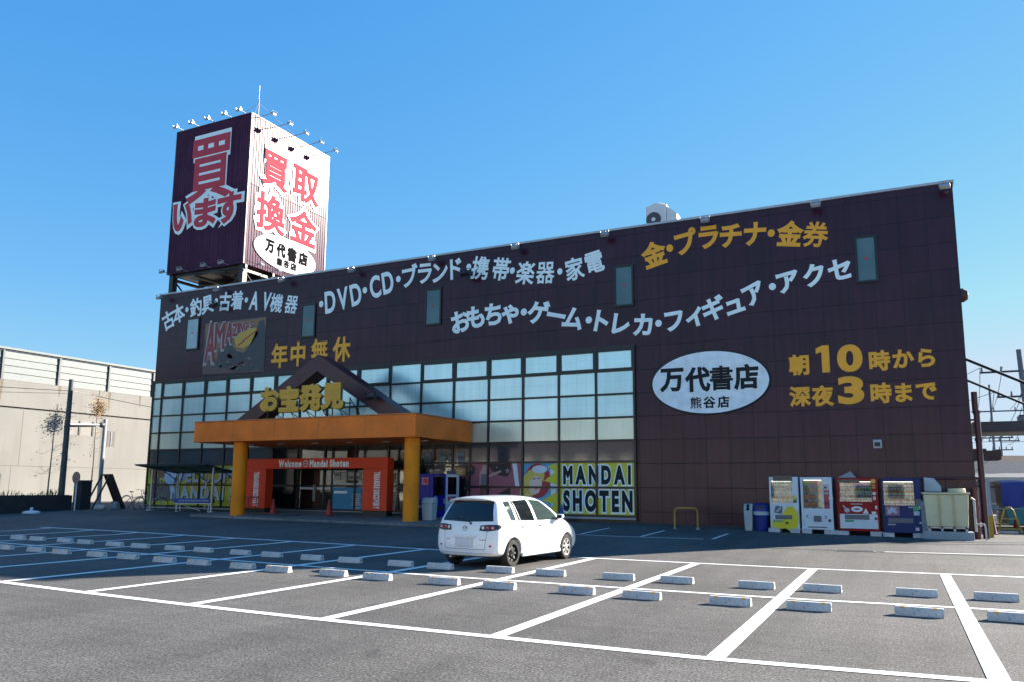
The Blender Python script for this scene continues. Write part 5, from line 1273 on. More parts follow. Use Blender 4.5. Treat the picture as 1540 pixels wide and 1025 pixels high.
    for wy in WY:
        for s_ in (1, -1):
            xo = s_*.80; wd = .185
            wh = thing('wheel', '', ''); del wh['label']; del wh['category']; wh.parent = t; wh.location = (0, 0, 0)
            P = [(.185, 0), (.20, .012), (.262, .012), (.285, -.012), (WR, -.045), (WR, -.14), (.285, -.172), (.20, -wd)]
            MB().lathe([(r_, s_*h_) for r_, h_ in P], (xo, wy, WR), 36, axis='x', cap=False).build('tyre', tyre, wh, smooth=True)
            if wy < 1 or s_ < 0:
                MB().lathe([(.197, s_*.004), (.188, -s_*.01), (.17, -s_*.045), (.10, -s_*.03), (.085, -s_*.012), (.045, -s_*.008), (.04, s_*.004), (0, s_*.004)], (xo, wy, WR), 32, axis='x', cap=False).build('rim', steelw, wh, smooth=True)
                for i in range(8):
                    a = 2*math.pi*i/8; MB().cyl((xo-s_*.038, wy+.137*math.cos(a), WR+.137*math.sin(a)), (xo-s_*.026, wy+.137*math.cos(a), WR+.137*math.sin(a)), .017, n=10).build('rim_hole_glint', M_STEEL, wh)  # bright discs stand for the sunlit edges of the holes
                for i in range(4):
                    a = 2*math.pi*i/4+.4; MB().cyl((xo-s_*.012, wy+.066*math.cos(a), WR+.066*math.sin(a)), (xo+s_*.010, wy+.062*math.cos(a), WR+.062*math.sin(a)), .012, n=6).build('wheel_nut', M_STEEL, wh)
            else:
                MB().lathe([(.198, s_*.004), (.190, -s_*.012), (.182, -s_*.07), (0, -s_*.08)], (xo, wy, WR), 32, axis='x', cap=False).build('rim', mat('rim_dark', (.008, .008, .008), .6, spec=.15), wh, smooth=True)
                mb = MB(); mb.lathe([(.199, s_*.002), (.197, s_*.010), (.178, s_*.004), (.176, -s_*.02)], (xo, wy, WR), 32, axis='x', cap=False); mb.lathe([(.05, -s_*.02), (.05, s_*.004), (.03, s_*.010), (0, s_*.010)], (xo, wy, WR), 20, axis='x')
                mb.build('rim_flange', alloy, wh, smooth=True)
                for i in range(7):
                    a = 2*math.pi*i/7+.2; ca, sa = math.cos(a), math.sin(a)
                    q = [(.04, -.021), (.10, -.017), (.18, -.034), (.18, .034), (.10, .017), (.04, .021)]
                    MB().prism([(xo-s_*.004, wy+u*ca-v*sa, WR+u*sa+v*ca) for u, v in q], (-s_*.022, 0, 0)).build('spoke', alloy, wh, bevel=.004)
            MB().cyl((s_*.50, wy, .300), (s_*.515, wy, .300), .335, n=30).build('arch_liner', trim, t) if False else None
    return t
car = build_car()

# ================================================================== LEFT SIDE: shelter, bicycles, bench, signs, viaduct
M_SHR = mat('teal_corrugated_roof', (.05, .10, .105), .5, var=.15)
sh = thing('bicycle_shelter', 'open bicycle shelter with a thin teal sheet roof against the glazed shop front', 'shelter', (-34.2, -1.7, gz(-34, -1.7)))
def sw(x, y, z): return (x+34.2, y+1.7, z-gz(-34, -1.7))
mb = MB(); n = 40
xa, xb = -36.3, -31.35
for i in range(n+1):
    x = xa+(xb-xa)*i/n; dz = .018*(i % 2)
    for y, z in ((-3.05, 2.74), (-2.2, 2.62), (-1.2, 2.46), (-.25, 2.36)): mb.v.append(sw(x, y, z+dz))
for i in range(n):
    for k in range(3): mb.f.append((i*4+k, i*4+4+k, i*4+5+k, i*4+1+k)); mb.c.append(None)
ro = mb.build('roof', M_SHR, sh); sd_ = ro.modifiers.new('thick', 'SOLIDIFY'); sd_.thickness = .012
for i, x in enumerate((-36.05, -33.9, -31.8)):
    MB().tube([sw(x, -.45, .1), sw(x, -.45, 2.33)], .05, 8).build('post', M_STEEL, sh)
    mb = MB(); mb.tube([sw(x, -.45, 2.33), sw(x, -3.0, 2.68)], .04, 6); mb.tube([sw(x, -.45, 1.9), sw(x, -1.4, 2.44)], .03, 6); mb.build('rafter', M_SHR, sh)
for i, x in enumerate((-36.1, -31.7)):
    MB().tube([sw(x, -2.05, .2), sw(x, -2.05, 2.58)], .055, 8).build('post', M_STEEL, sh); MB().box(*[v for p in zip(sw(x-.13, -2.18, .28), sw(x+.13, -1.92, .42)) for v in p]).build('post_foot', M_CONC, sh)
mb = MB()
for y, z in ((-2.95, 2.68), (-1.7, 2.50), (-.4, 2.34)): mb.tube([sw(xa, y, z), sw(xb, y, z)], .025, 6)
mb.build('purlin', M_SHR, sh)

def bicycle(label, loc, rz, colr, basket=True):
    t = thing('bicycle', label, 'bicycle', loc, rz, 'bicycles by the shelter')
    fm = mat('bike_'+colr, {'red': (.20, .035, .03), 'silver': (.40, .42, .45), 'black': (.03, .03, .035)}[colr], .35, .3)
    r = .33
    for x, nm in ((0, 'wheel'), (1.08, 'wheel')):
        pts = [(x+r*math.cos(a), 0, r+r*math.sin(a)) for a in np.linspace(0, 2*math.pi, 29)]
        w_ = MB().tube(pts, .020, 6).build('wheel', M_RUBBER, t)
        mb = MB()
        for i in range(14):
            a = 2*math.pi*i/14; mb.tube([(x, 0, r), (x+(r-.02)*math.cos(a), 0, r+(r-.02)*math.sin(a))], .003, 4)
        mb.build('spokes', M_STEEL, w_)
    bb, st, hd = (.44, 0, .28), (.30, 0, .80), (.90, 0, .82)
    mb = MB()
    for a, b in ((bb, st), (bb, (.88, 0, .68)), ((0, 0, r), bb), ((0, 0, r), (.33, 0, .66)), ((.94, 0, .70), (1.08, 0, r)), (hd, (.94, 0, .62)), ((.34, 0, .55), (.88, 0, .66))): mb.tube([a, b], .017, 6)
    mb.build('frame', fm, t)
    MB().lathe([(0, 0), (.10, .01), (.12, .05), (.05, .07), (0, .07)], (.27, 0, .86), 12).build('saddle', M_BLACK, t, smooth=True)
    MB().tube([(.30, 0, .78), (.275, 0, .87)], .013, 6).build('seat_post', M_STEEL, t)
    MB().tube([(.74, -.28, 1.0), (.86, -.22, 1.02), (.90, 0, .98), (.86, .22, 1.02), (.74, .28, 1.0)], .013, 6).build('handlebar', M_STEEL, t); MB().tube([hd, (.89, 0, .98)], .014, 6).build('stem', M_STEEL, t)
    mb = MB(); mb.tube([(-.32*math.cos(a)+.0, 0, r+.37*math.sin(a)) if False else (0+.37*math.cos(a), 0, r+.37*math.sin(a)) for a in np.linspace(R(60), R(170), 10)], .018, 5); mb.build('mudguard', M_STEEL, t)
    MB().tube([(.0, .06, r), (-.06, .16, .01)], .01, 5).build('kickstand', M_STEEL, t)
    if basket:
        mb = MB()
        for z, k in ((.76, .8), (.86, .9), (.97, 1)): mb.tube([(1.16+.16*k*math.cos(a), .17*k*math.sin(a), z) for a in np.linspace(0, 2*math.pi, 13)], .007, 4)
        for a in np.linspace(0, 2*math.pi, 13)[:-1]: mb.tube([(1.16+.128*math.cos(a), .136*math.sin(a), .76), (1.16+.16*math.cos(a), .17*math.sin(a), .97)], .005, 4)
        mb.build('basket', M_STEEL, t)
    return t
gL = .40
bicycle('bicycle with a dark saddle standing side on at the left corner of the store', (-40.15, -.35, gL), R(18), 'red', True)
bicycle('silver bicycle under the shelter turned end on beside its left post', (-37.1, -1.9, gL-.06), R(62), 'silver', True)
bn = thing('bench', 'folding bench with a blue top and white legs in front of the shelter', 'bench', (-32.95, -2.0, gz(-33, -2)+.0), R(27))
MB().prism([(-.98, -.20, .44), (.98, -.20, .44), (.98, -.20, .66), (-.98, -.20, .66)], (0, .36, 0)).build('blue_top', mat('bench_blue', (.02, .06, .32), .5, var=.15), bn, bevel=.05)
mb = MB()
random.seed(9)
x = -.72
while x < .75:
    w_ = random.uniform(.05, .11); mb.box(x, x+w_*.7, -.206, -.2005, .52, .60); x += w_
mb.build('faded_lettering', mat('faded_bench_text', (.30, .36, .5), .5), bn)
MB().box(-.95, .95, -.16, .14, .40, .438).build('rail', M_WHITE, bn)
for x in (-.80, .80): MB().tube([(x, -.26, .01), (x, -.16, .42), (x, .16, .42), (x, .26, .01), (x, -.26, .02)], .022, 6).build('leg', M_WHITE, bn)
MB().tube([(-.75, 0, .40), (.3, 0, .05)], .014, 6).build('brace', M_WHITE, bn)
fe = thing('fire_extinguisher_box', 'small red box standing behind the shelter post at the glazed wall', 'box', (-30.6, -.6, gz(-30.6, -.6)))
MB().box(-.16, .16, -.13, .13, 0, .82).build('cabinet', mat('red_box_paint', (.22, .02, .025), .45), fe, bevel=.02); MB().box(-.11, .11, -.136, -.131, .30, .70).build('door', mat('dark_red_paint', (.12, .015, .02), .4), fe)
rk = thing('folding_table', 'low dark folding table beside the left entrance column', 'table', (-28.6, -3.1, gz(-28.6, -3.1)+.1))
MB().box(-.6, .75, -.3, .3, .74, .78).build('tabletop', M_DGREY, rk, bevel=.008)
for x, y in ((-.5, -.24), (.65, -.24), (-.5, .24), (.65, .24)): MB().tube([(x, y, .74), (x, y, .0)], .016, 6).build('leg', M_BLACK, rk)

# low dark planter wall with weeds
pw = thing('planter_wall', 'low dark planter wall with weeds along its top at the left edge', 'wall', (-40.9, -9, gz(-41, -9)))
MB().box(-.6, .0, -14, 5.9, -.3, .98).build('wall', mat('dark_stained_concrete', (.035, .034, .036), .9, var=.25, scale=3), pw)
MB().box(-.52, -.08, -13.9, 5.8, .981, 1.0).build('soil', mat('soil', (.035, .028, .02), .95, bump=.4), pw)
random.seed(21); mb = MB()
for i in range(900):
    y = random.uniform(-13.5, 5.6); cl = 0.5+0.5*math.sin(y*2.1)*math.sin(y*.9+1)
    if random.random() > .35+.65*cl: continue
    x = random.uniform(-.5, -.06); h_ = random.uniform(.08, .42)*(.4+.7*cl); a = random.uniform(0, 6.28); lx, ly = math.cos(a)*h_*.45, math.sin(a)*h_*.45
    wx_, wy_ = -math.sin(a)*.018, math.cos(a)*.018; z0 = .99
    mb.add([(x-wx_, y-wy_, z0), (x+wx_, y+wy_, z0), (x+lx*.5+wx_, y+ly*.5+wy_, z0+h_*.7), (x+lx*.5-wx_, y+ly*.5-wy_, z0+h_*.7), (x+lx, y+ly, z0+h_)], [(0, 1, 2, 3), (3, 2, 4)])
o = mb.build('weeds', M_LEAFG, pw)
gp = thing('gate_pillar', 'short dark block pillar behind the round traffic sign', 'pillar', (-40.6, -2.75, gz(-41, -2.7)))
MB().box(-.32, .32, -.30, .30, -.2, 1.50).build('shaft', mat('dark_stained_concrete'), gp, bevel=.01); MB().box(-.34, .34, -.32, .32, 1.501, 1.56).build('cap', M_DGREY, gp)
rs = thing('round_traffic_sign', 'small round traffic sign seen from behind on a short white post', 'traffic sign', (-40.0, -3.55, gz(-40, -3.5)))
MB().tube([(0, 0, 0), (0, 0, 1.55)], .035, 8).build('post', M_WHITE, rs); dsk = MB().cyl((0, -.045, 1.72), (0, -.055, 1.72), .31, n=28).build('disc', mat('sign_back_rust', (.30, .20, .18), .6, var=.3, scale=8), rs)
pts = [(.30*math.cos(a), -.05, 1.72+.30*math.sin(a)) for a in np.linspace(0, 2*math.pi, 29)]; MB().tube(pts, .018, 5).build('rim', mat('sign_rim', (.25, .10, .09), .5), dsk)
af = thing('sign_board', 'dark folding A-frame sign board standing by the street edge', 'sign board', (-39.75, -2.2, gz(-39.8, -2.2)), R(-12))
for s_, nm in ((-1, 'front_board'), (1, 'back_board')):
    mb = MB()
    if s_ > 0: mb.prism([(-.05, s_*.88, .0), (-.05, s_*.06, 1.84), (.85, s_*.06, 1.84), (.85, s_*.88, .0)], (0, .03, 0)); mb.build('panel', M_WOODD, af)
    fr = MB()
    for x in (-.07, .85): fr.prism([(x, s_*.92, 0), (x, s_*.84, 0), (x, s_*.0, 1.88), (x, s_*.08, 1.88)], (.06, 0, 0))
    fr.box(-.07, .91, min(0, s_*.08), max(0, s_*.08), 1.80, 1.88); fr.build('frame', M_WOODD, af)
t = thing('planter', 'small pale planter box at the foot of the A-frame board', 'planter', (-39.35, -1.55, gz(-39.4, -1.6)))
MB().prism([(-.2, -.2, 0), (.2, -.2, 0), (.24, -.2, .38), (-.24, -.2, .38)], (0, .4, 0)).build('pot', mat('grey_planter', (.30, .34, .36), .7), t, bevel=.02); MB().box(-.2, .2, -.17, .17, .381, .40).build('soil', mat('soil'), t)
t = thing('sandbag', 'pale sandbag lying in front of the A-frame board', 'sandbag', (-39.3, -2.6, gz(-39.4, -2.6)), R(20))
MB().lathe([(0, -.34), (.11, -.30), (.16, -.1), (.16, .12), (.10, .30), (0, .34)], (0, 0, .12), 12, axis='x').build('bag', mat('pale_sack', (.48, .47, .45), .9, bump=.3, bscale=14), t, smooth=True)
t = thing('parasol_base', 'white round parasol base lying alone on the asphalt at the left', 'parasol base', (-39.9, -5.9, gz(-40, -5.9)))
MB().lathe([(.40, 0), (.40, .07), (.30, .12), (.08, .15), (.06, .30), (0, .30)], n=24).build('base', M_WHITE, t, smooth=True)
MB().cyl((.05, 0, .14), (.05, 0, .22), .05, n=8).build('knob', M_GREY, t)

# utility pole and street sign on the left
up = thing('utility_pole', 'tall dark utility pole in front of the pale viaduct wall', 'utility pole', (-46.0, -.3, .40))
MB().cyl((0, 0, 0), (0, 0, 7.65), .19, .13, n=14).build('pole', mat('dark_pole', (.075, .082, .09), .7), up)
for z in (2.2, 3.0, 3.8, 4.6, 5.4, 6.2): MB().tube([(.05, -.28, z), (.05, .28, z)], .012, 5).build('step_bolt', M_STEEL, up)
MB().box(-.04, .04, -.16, .16, 6.9, 6.95).build('insulator_bracket', M_STEEL, up)
sp_ = thing('direction_sign', 'road direction sign seen from behind on a grey post with a side arm', 'road sign', (-51.0, 5.85, .40))
MB().cyl((0, 0, 0), (0, 0, 5.85), .15, .13, n=14).build('post', mat('grey_galvanised', (.30, .33, .36), .5), sp_)
MB().tube([(.0, .0, 5.45), (.10, -2.7, 5.30)], .07, 8).build('arm', mat('grey_galvanised'), sp_)
MB().lathe([(.16, -.14), (.19, -.05), (.19, .1), (.14, .16)], (0, -.22, 5.44), 12, axis='y').build('arm_joint', M_DGREY, sp_)
brd = MB().box(-.10, -.06, -3.05, -.68, 4.62, 5.62).build('board', mat('sign_back_grey', (.22, .20, .19), .6, var=.15), sp_)
for y in (-2.85, -1.85, -.85): MB().box(-.058, -.02, y-.06, y+.06, 4.64, 5.60).build('stiffener', M_DGREY, brd)
sb = MB().box(-.02, .02, .25, .85, 3.95, 5.05).build('side_board', mat('dark_sign_back', (.10, .09, .09), .6), sp_); MB().box(.021, .05, .52, .57, 3.97, 5.03).build('stiffener', M_GREY, sb)

# concrete viaduct with noise barrier
vi = thing('viaduct', 'long pale concrete railway viaduct wall with a slatted noise barrier on top', 'viaduct', (-55, 10, .4))
VX = -55.0
def conc_wall():
    m = mat('viaduct_concrete', (.215, .208, .192), .85, var=.10, scale=.5, bump=.06, bscale=20)
    n = m.node_tree.nodes; l = m.node_tree.links; b = bsdf(m); src = b.inputs['Base Color'].links[0].from_socket
    g = n.new('ShaderNodeNewGeometry'); mp = n.new('ShaderNodeMapping'); mp.inputs['Scale'].default_value = (1.3, 1.3, .12); l.new(g.outputs['Position'], mp.inputs[0])
    s = n.new('ShaderNodeTexNoise'); s.inputs['Scale'].default_value = 1.2; s.inputs['Detail'].default_value = 6; l.new(mp.outputs[0], s.inputs['Vector'])
    r = n.new('ShaderNodeMapRange'); r.inputs[1].default_value = .52; r.inputs[2].default_value = .78; r.inputs[4].default_value = .55; l.new(s.outputs['Fac'], r.inputs[0])
    mm = n.new('ShaderNodeMix'); mm.data_type = 'RGBA'; mm.inputs[7].default_value = (.17, .15, .125, 1); l.new(r.outputs[0], mm.inputs[0]); l.new(src, mm.inputs[6]); l.new(mm.outputs[2], b.inputs['Base Color'])
    return m
M_VIA = conc_wall()
def vp(mb, nm, m_, par=None, **k): return mb.build(nm, m_, par or vi, world=True, **k)
vp(MB().box(VX-9, VX, -60, 140, -.5, 6.80), 'wall', M_VIA); vp(MB().box(VX-9, VX-.06, -60, 140, 6.801, 6.93), 'groove', M_DGREY); vp(MB().box(VX-9, VX+.05, -60, 140, 6.931, 8.72), 'parapet', M_VIA)
mb = MB()
for z in (2.9, ): mb.box(VX+.0015, VX+.004, -60, 140, z, z+.035)
for y in range(-58, 140, 6): mb.box(VX+.0015, VX+.004, y, y+.03, -.4, 2.88); mb.box(VX+.0015, VX+.004, y+.5, y+.53, 2.95, 6.78)
vp(mb, 'form_joint', mat('joint_stain', (.135, .128, .115), .9))
M_BAR = mat('barrier_panel', (.185, .205, .205), .6, .0, var=.08)
mb = MB()
for i in range(4):
    z = 8.73+i*.49
    mb.prism([(VX-.15, -60, z), (VX-.03, -60, z+.012), (VX-.055, -60, z+.465), (VX-.15, -60, z+.472)], (0, 200, 0))
mb.box(VX-.34, VX-.16, -60, 140, 8.73, 10.70); vp(mb, 'barrier_panel', M_BAR)
for i, y in enumerate(np.arange(-7.2, 40, 4.0)): vp(MB().box(VX-.12, VX+.06, y-.07, y+.07, 8.725, 10.74), 'barrier_post', mat('barrier_post_grey', (.13, .135, .135), .5))
vp(MB().box(VX-.2, VX+.02, -60, 140, 10.72, 10.80), 'cap_rail', M_DGREY); vp(MB().box(VX-.3, VX+.10, -60, 140, 10.803, 10.95), 'cap', M_BAR)
vp(MB().box(VX+.01, VX+.7, -60, 140, -.2, .95), 'base_kerb', mat('base_shadow_concrete', (.40, .38, .34), .9, var=.15), None) if False else None
for i in range(5):
    y = (.8, 4.9, 8.9, 11.6, 13.2)[i]; mb = MB()
    random.seed(i); hh = random.uniform(.7, 1.6)
    mb.prism([(VX+.0515, y-.10, 8.70), (VX+.0515, y+.14, 8.70), (VX+.0515, y+.05, 8.70-hh), (VX+.0515, y-.02, 8.70-hh*.9)], (.001, 0, 0)); vp(mb, 'rust_stain', mat('rust_stain', (.165, .135, .10), .9, var=.3, scale=6))

# bare street tree by the wall
tr = thing('street_tree', 'slender nearly bare tree with an orange leaf tuft at the top before the viaduct', 'tree', (-53.4, 6.9, .40))
random.seed(12)
mb = MB(); mb.tube([(0, 0, 0), (.02, .02, 2.5), (-.03, .0, 5), (.0, .05, 8.2)], .05, 8, taper=.3)
tips = []
for i in range(17):
    z = random.uniform(3.2, 7.9); a = random.uniform(0, 6.28); L_ = random.uniform(.5, 1.3)*(1 if z < 6 else .7)
    e = Vector((math.cos(a)*L_, math.sin(a)*L_, z+random.uniform(.1, .6))); md = Vector((math.cos(a)*L_*.5, math.sin(a)*L_*.5, z+.05)); mb.tube([(0, 0, z), md, e], .010, 5, taper=.4); tips += [md, e, e]
mb.build('trunk', M_BARK, tr, smooth=True)
mb = MB()
def leaf(mb, c, s_):
    n1 = Vector((random.gauss(0, 1), random.gauss(0, 1), random.gauss(0, 1))).normalized(); a = n1.orthogonal().normalized(); b = n1.cross(a)
    mb.add([c-a*s_, c+b*s_*.5, c+a*s_, c-b*s_*.5], [(0, 1, 2, 3)])
for i in range(900):
    c = Vector((random.gauss(0, .24), random.gauss(.10, .26), 6.85+random.gauss(0, .36))); leaf(mb, c, random.uniform(.035, .075))
for p_ in tips:
    if p_.z < 6.2 and p_.y > -.3:
        for k in range(random.randint(0, 5)): leaf(mb, p_+Vector((random.gauss(0, .18), random.gauss(0, .18), random.gauss(0, .18))), random.uniform(.04, .09))
mb.build('crown', mat('autumn_leaves', (.36, .19, .045), .7, var=.4, scale=2), tr)

def wire(label, a, b, sag, r=.018, grp='overhead wires', n=14):
    a, b = Vector(a), Vector(b); c = a
    o = MB().tube([tuple(a.lerp(b, i/n)-Vector((0, 0, sag*4*(i/n)*(1-i/n)))-a) for i in range(n+1)], r, 5).build('overhead_wire', M_BLACK)
    o.location = a; tag(o, label, 'wire', grp); return o
wire('overhead wire running from the left utility pole to the left past the viaduct', (-46, -.15, 7.35), (-46.5, -32, 7.3), .5)
wire('overhead wire running from the left utility pole behind the store', (-46, -.1, 7.35), (-47, 34, 7.1), .7)
wire('lower overhead wire leaving the left utility pole to the left', (-46, -.2, 7.2), (-47.5, -32, 6.9), .7, .012)

# ================================================================== RIGHT SIDE BEHIND THE STORE
M_CORR = mat('grey_corrugated_wall', (.30, .31, .33), .5, .1, var=.10)
sd = thing('metal_shed', 'low grey corrugated metal shed behind the right corner of the store', 'shed', (8.5, 20, .1))
mb = MB(); 
def shed_wall(mb, x0, x1, y, z0, z1, n):
    k = len(mb.v)
    prof = [(0, 0), (.35, 0), (.45, 1), (.85, 1)]
    P = [(x0+(x1-x0)*(i+u)/n, y-.035*h) for i in range(n) for u, h in prof]+[(x1, y)]
    for x, yy in P: mb.v += [(x-8.5, yy-20, z0-.1), (x-8.5, yy-20, z1-.1)]
    for i in range(len(P)-1): mb.f.append((k+2*i, k+2*i+2, k+2*i+3, k+2*i+1)); mb.c.append(None)
shed_wall(mb, 2.4, 15, 20, .1, 2.15, 34); mb.box(-6.1, 6.5, .01, 7, 0, 2.05); mb.build('wall', M_CORR, sd)
MB().prism([(-6.3, -.45, 2.10), (-6.3, -.45, 2.28), (-6.3, 7, 2.65), (-6.3, 7, 2.5)], (13, 0, 0)).build('roof', mat('shed_roof_grey', (.13, .135, .15), .85, spec=.1), sd)
MB().box(-6.35, 6.7, -.50, -.452, 2.06, 2.30).build('gutter', M_COPING, sd)
wf = MB().box(-3.65, -2.6, -.06, -.037, .85, 1.35).build('window', mat('shed_window', (.25, .27, .28), .3), sd)
MB().box(-6.1, 6.5, -.05, -.037, .82, .90).build('pale_band', M_COPING, sd)
MB().tube([(-6, -.08, 1.80), (-4.6, -.08, 1.78), (-3.9, -.08, 1.5), (-3.4, -.08, 1.6), (-3.1, -.08, 1.85), (-2.9, -.08, 1.6)], .025, 6).build('cable', M_BLACK, sd)
cp = thing('covered_walkway', 'flat roofed covered walkway with a brown edge behind the store corner', 'canopy', (7.5, 13, .1))
MB().box(-4.95, 6, -1, 2.2, 4.30, 4.32).build('soffit', mat('walkway_soffit', (.30, .27, .24), .7), cp); MB().box(-4.95, 6, -1.05, 2.25, 4.325, 4.80).build('fascia', mat('walkway_brown', (.10, .075, .075), .5), cp)
for x in (2.2, 5.6): MB().tube([(x, .6, 0), (x, .6, 4.30)], .09, 8).build('post', M_MAROON, cp)
lc = thing('wall_canopy', 'small maroon box canopy projecting from the rear side wall of the store', 'canopy', (2.7, 12, 3.1))
MB().box(-1.1, .85, -.6, .6, 0, .42).build('box', M_MAROON, lc, bevel=.02); MB().box(-1.1, .78, -.5, .5, -.03, -.001).build('underside', M_DGREY, lc)
MB().box(-1.1, .3, -.3, .3, .421, .52).build('top_unit', M_MAROON, lc)
for z0, z1, r_, nm in ((6.92, 5.62, .055, 'upper'), (6.08, 4.78, .045, 'lower')):
    o = thing('sloping_handrail', f'{nm} dark sloping steel rail leaving the right side of the store', 'handrail', (1.62, 4.0, z0-.5), 0, 'sloping rails on the right side of the store')
    a = (0, 0, .5); b = (6.4, 0, .5-(z0-z1)/2.35*6.4)
    MB().tube([a, b], r_, 8).build('rail', M_BLACK, o); MB().tube([b, (6.4, 0, .1-z0+.5)], r_, 8).build('end_post', M_BLACK, o)
    MB().cyl((-.03, 0, .5), (.02, 0, .5), .11, n=10).build('wall_plate', M_BLACK, o)
t = thing('ticket_kiosk', 'white plastic cabinet with a small dark square opening behind the yellow trestle', 'cabinet', (3.55, 11.0, .1))
MB().prism([(-.38, 0, .5), (.42, 0, .5), (.36, 0, 1.42), (-.26, 0, 1.42)], (0, .6, 0)).build('cabinet', M_WHITE, t, bevel=.04); MB().prism([(-.34, .02, .1), (.40, .02, .1), (.46, .02, .49), (-.42, .02, .49)], (0, .5, 0)).build('base', M_WHITE, t, bevel=.06)
MB().box(-.16, .16, -.02, -.002, .95, 1.22).build('opening', mat('dark_brown_opening', (.05, .03, .025), .6), t, bevel=.01)
t = thing('covered_skip', 'teal skip container covered by a bright blue tarpaulin', 'skip', (4.75, 10.0, .1), R(4))
MB().prism([(-1.25, 0, .12), (1.4, 0, .12), (1.6, 0, 1.0), (-1.45, 0, 1.0)], (0, 1.6, 0)).build('container', mat('teal_paint', (.05, .30, .29), .45, var=.15), t, bevel=.03)
mb = MB(); random.seed(4); nx_, nz_ = 26, 10
for j in range(nz_+1):
    for i in range(nx_+1):
        u, v = i/nx_, j/nz_; ang = v
        y = -.07-.03*math.sin(u*17)*math.sin(v*5+u*6)-.02*random.random() if v < .7 else -.07+(v-.7)/.3*1.7
        z = .92+v/.7*1.0 if v < .7 else 1.92+.10*math.sin((v-.7)*8)+.05*math.sin(u*9)
        mb.v.append((-1.5+3.1*u, y, z-.06*math.sin(u*11)*(1-v)))
for j in range(nz_):
    for i in range(nx_): mb.f.append((j*(nx_+1)+i, j*(nx_+1)+i+1, (j+1)*(nx_+1)+i+1, (j+1)*(nx_+1)+i)); mb.c.append(None)
o = mb.build('tarpaulin', mat('blue_tarpaulin', (.012, .05, .36), .45, var=.12, scale=4), t, smooth=True); MB().box(-1.46, 1.55, .02, 1.55, 1.0, 1.86).build('load', M_DGREY, t)
t = thing('trestle', 'yellow painted folding trestle standing on the asphalt by the skip', 'trestle', (2.95, 4.75, .09), R(10))
for s_ in (-1, 1): MB().tube([(s_*.40, 0, 0), (s_*.16, 0, .86), (s_*.06, 0, .95), (0, 0, .96)], .032, 8).build('leg', mat('yellow_trestle', (.58, .40, .03), .5, var=.15), t)
MB().tube([(-.36, 0, .14), (.36, 0, .14)], .028, 8).build('crossbar', mat('yellow_trestle'), t); MB().tube([(-.26, 0, .52), (.26, 0, .52)], .02, 8).build('crossbar', mat('yellow_trestle'), t)
cone('dark red traffic cone close behind the maroon downpipe', (2.28, 3.6, .08), mat('dull_red_cone', (.20, .025, .03), .6), .95)
cone('bright red traffic cone behind the yellow trestle', (3.55, 8.2, .09), M_CONER, .55)
t = thing('guard_rail', 'thin horizontal steel pipe rail in front of the white cabinet', 'railing', (5, 8.0, .1))
MB().tube([(-2.55, 0, .82), (6, 0, .82)], .03, 8).build('rail', M_STEEL, t)
for x in (-2.55, 1.6, 6): MB().tube([(x, 0, 0), (x, 0, .82)], .03, 8).build('post', M_STEEL, t)
t = thing('concrete_block', 'long pale concrete kerb block lying behind the trestle', 'block', (5.2, 13.2, .1))
MB().box(-2.2, 4, -.3, .6, 0, .42).build('block', mat('sunlit_kerb_concrete', (.55, .50, .42), .9, var=.12, bump=.1), t, bevel=.02); MB().box(-2.2, 4, -.302, -.2985, .19, .21).build('joint', M_DGREY, t)
t = thing('kerb_block', 'low grey kerb stone lying by the dark red cone', 'kerb', (2.75, 4.2, .085), R(6)); MB().box(-.4, .4, -.1, .1, 0, .09).build('stone', M_CONC, t, bevel=.01); MB().box(-.38, -.30, -.101, .101, .02, .085).build('chipped_end', M_GREY, t)

def house(label, loc, w_, d_, h_, rh, wallc, roofc, rz=0, grp=None):
    t = thing('house', label, 'house', loc, rz, grp)
    MB().box(-w_/2, w_/2, 0, d_, -.3, h_).build('wall', mat(wallc[0], wallc[1], .8, var=.08), t)
    mb = MB(); mb.prism([(-w_/2-.5, -.5, h_), (w_/2+.5, -.5, h_), (w_/2+.5, d_/2, h_+rh), (-w_/2-.5, d_/2, h_+rh)], (0, 0, .16)); mb.prism([(-w_/2-.5, d_+.5, h_), (w_/2+.5, d_+.5, h_), (w_/2+.5, d_/2, h_+rh), (-w_/2-.5, d_/2, h_+rh)], (0, 0, .16))
    mb.build('roof', mat(roofc[0], roofc[1], .9, var=.25, scale=4, spec=.08), t)
    mb = MB()
    for s_ in (-1, 1): mb.prism([(s_*w_/2, 0, h_), (s_*w_/2, d_, h_), (s_*w_/2, d_/2, h_+rh)], (-s_*.08, 0, 0))
    mb.build('gable', mat(wallc[0]), t)
    for x in np.arange(-w_/2+1.2, w_/2-.8, 2.6):
        for z in ([.9, 3.5] if h_ > 4.5 else [.9]):
            for y in (-.03, d_+.03):
                f_ = MB().box(x-.7, x+.7, y-.03, y+.03, z, z+1.25).build('window', mat('house_window_frame', (.35, .35, .36), .4), t); MB().box(x-.62, x+.62, y-.04, y+.04, z+.08, z+1.17).build('pane', M_GLASSD, f_)
    return t
HW = ('cream_render', (.50, .46, .38)); HG = ('grey_siding', (.26, .26, .27)); HB_ = ('tan_siding', (.34, .25, .18)); RG_ = ('slate_roof', (.10, .105, .115)); RB = ('brown_roof', (.13, .09, .075))
house('grey roofed house farther left beyond the metal shed', (6.0, 46, .1), 9, 8, 2.5, 1.5, HB_, RG_, R(8), 'houses beyond the shed')
house('house with a dark slate roof and white gutter right beyond the metal shed', (14.5, 40, .1), 9, 8, 2.6, 1.9, HW, RG_, R(-6), 'houses beyond the shed')
house('distant tan house between the two nearer roofs beyond the shed', (10.5, 66, .1), 10, 9, 3.2, 2.0, HG, RB, R(20), 'houses beyond the shed')
HPALE = ('pale_render', (.70, .66, .58))  # unseen houses known from reflections; row lengthened and whitened to brighten the store
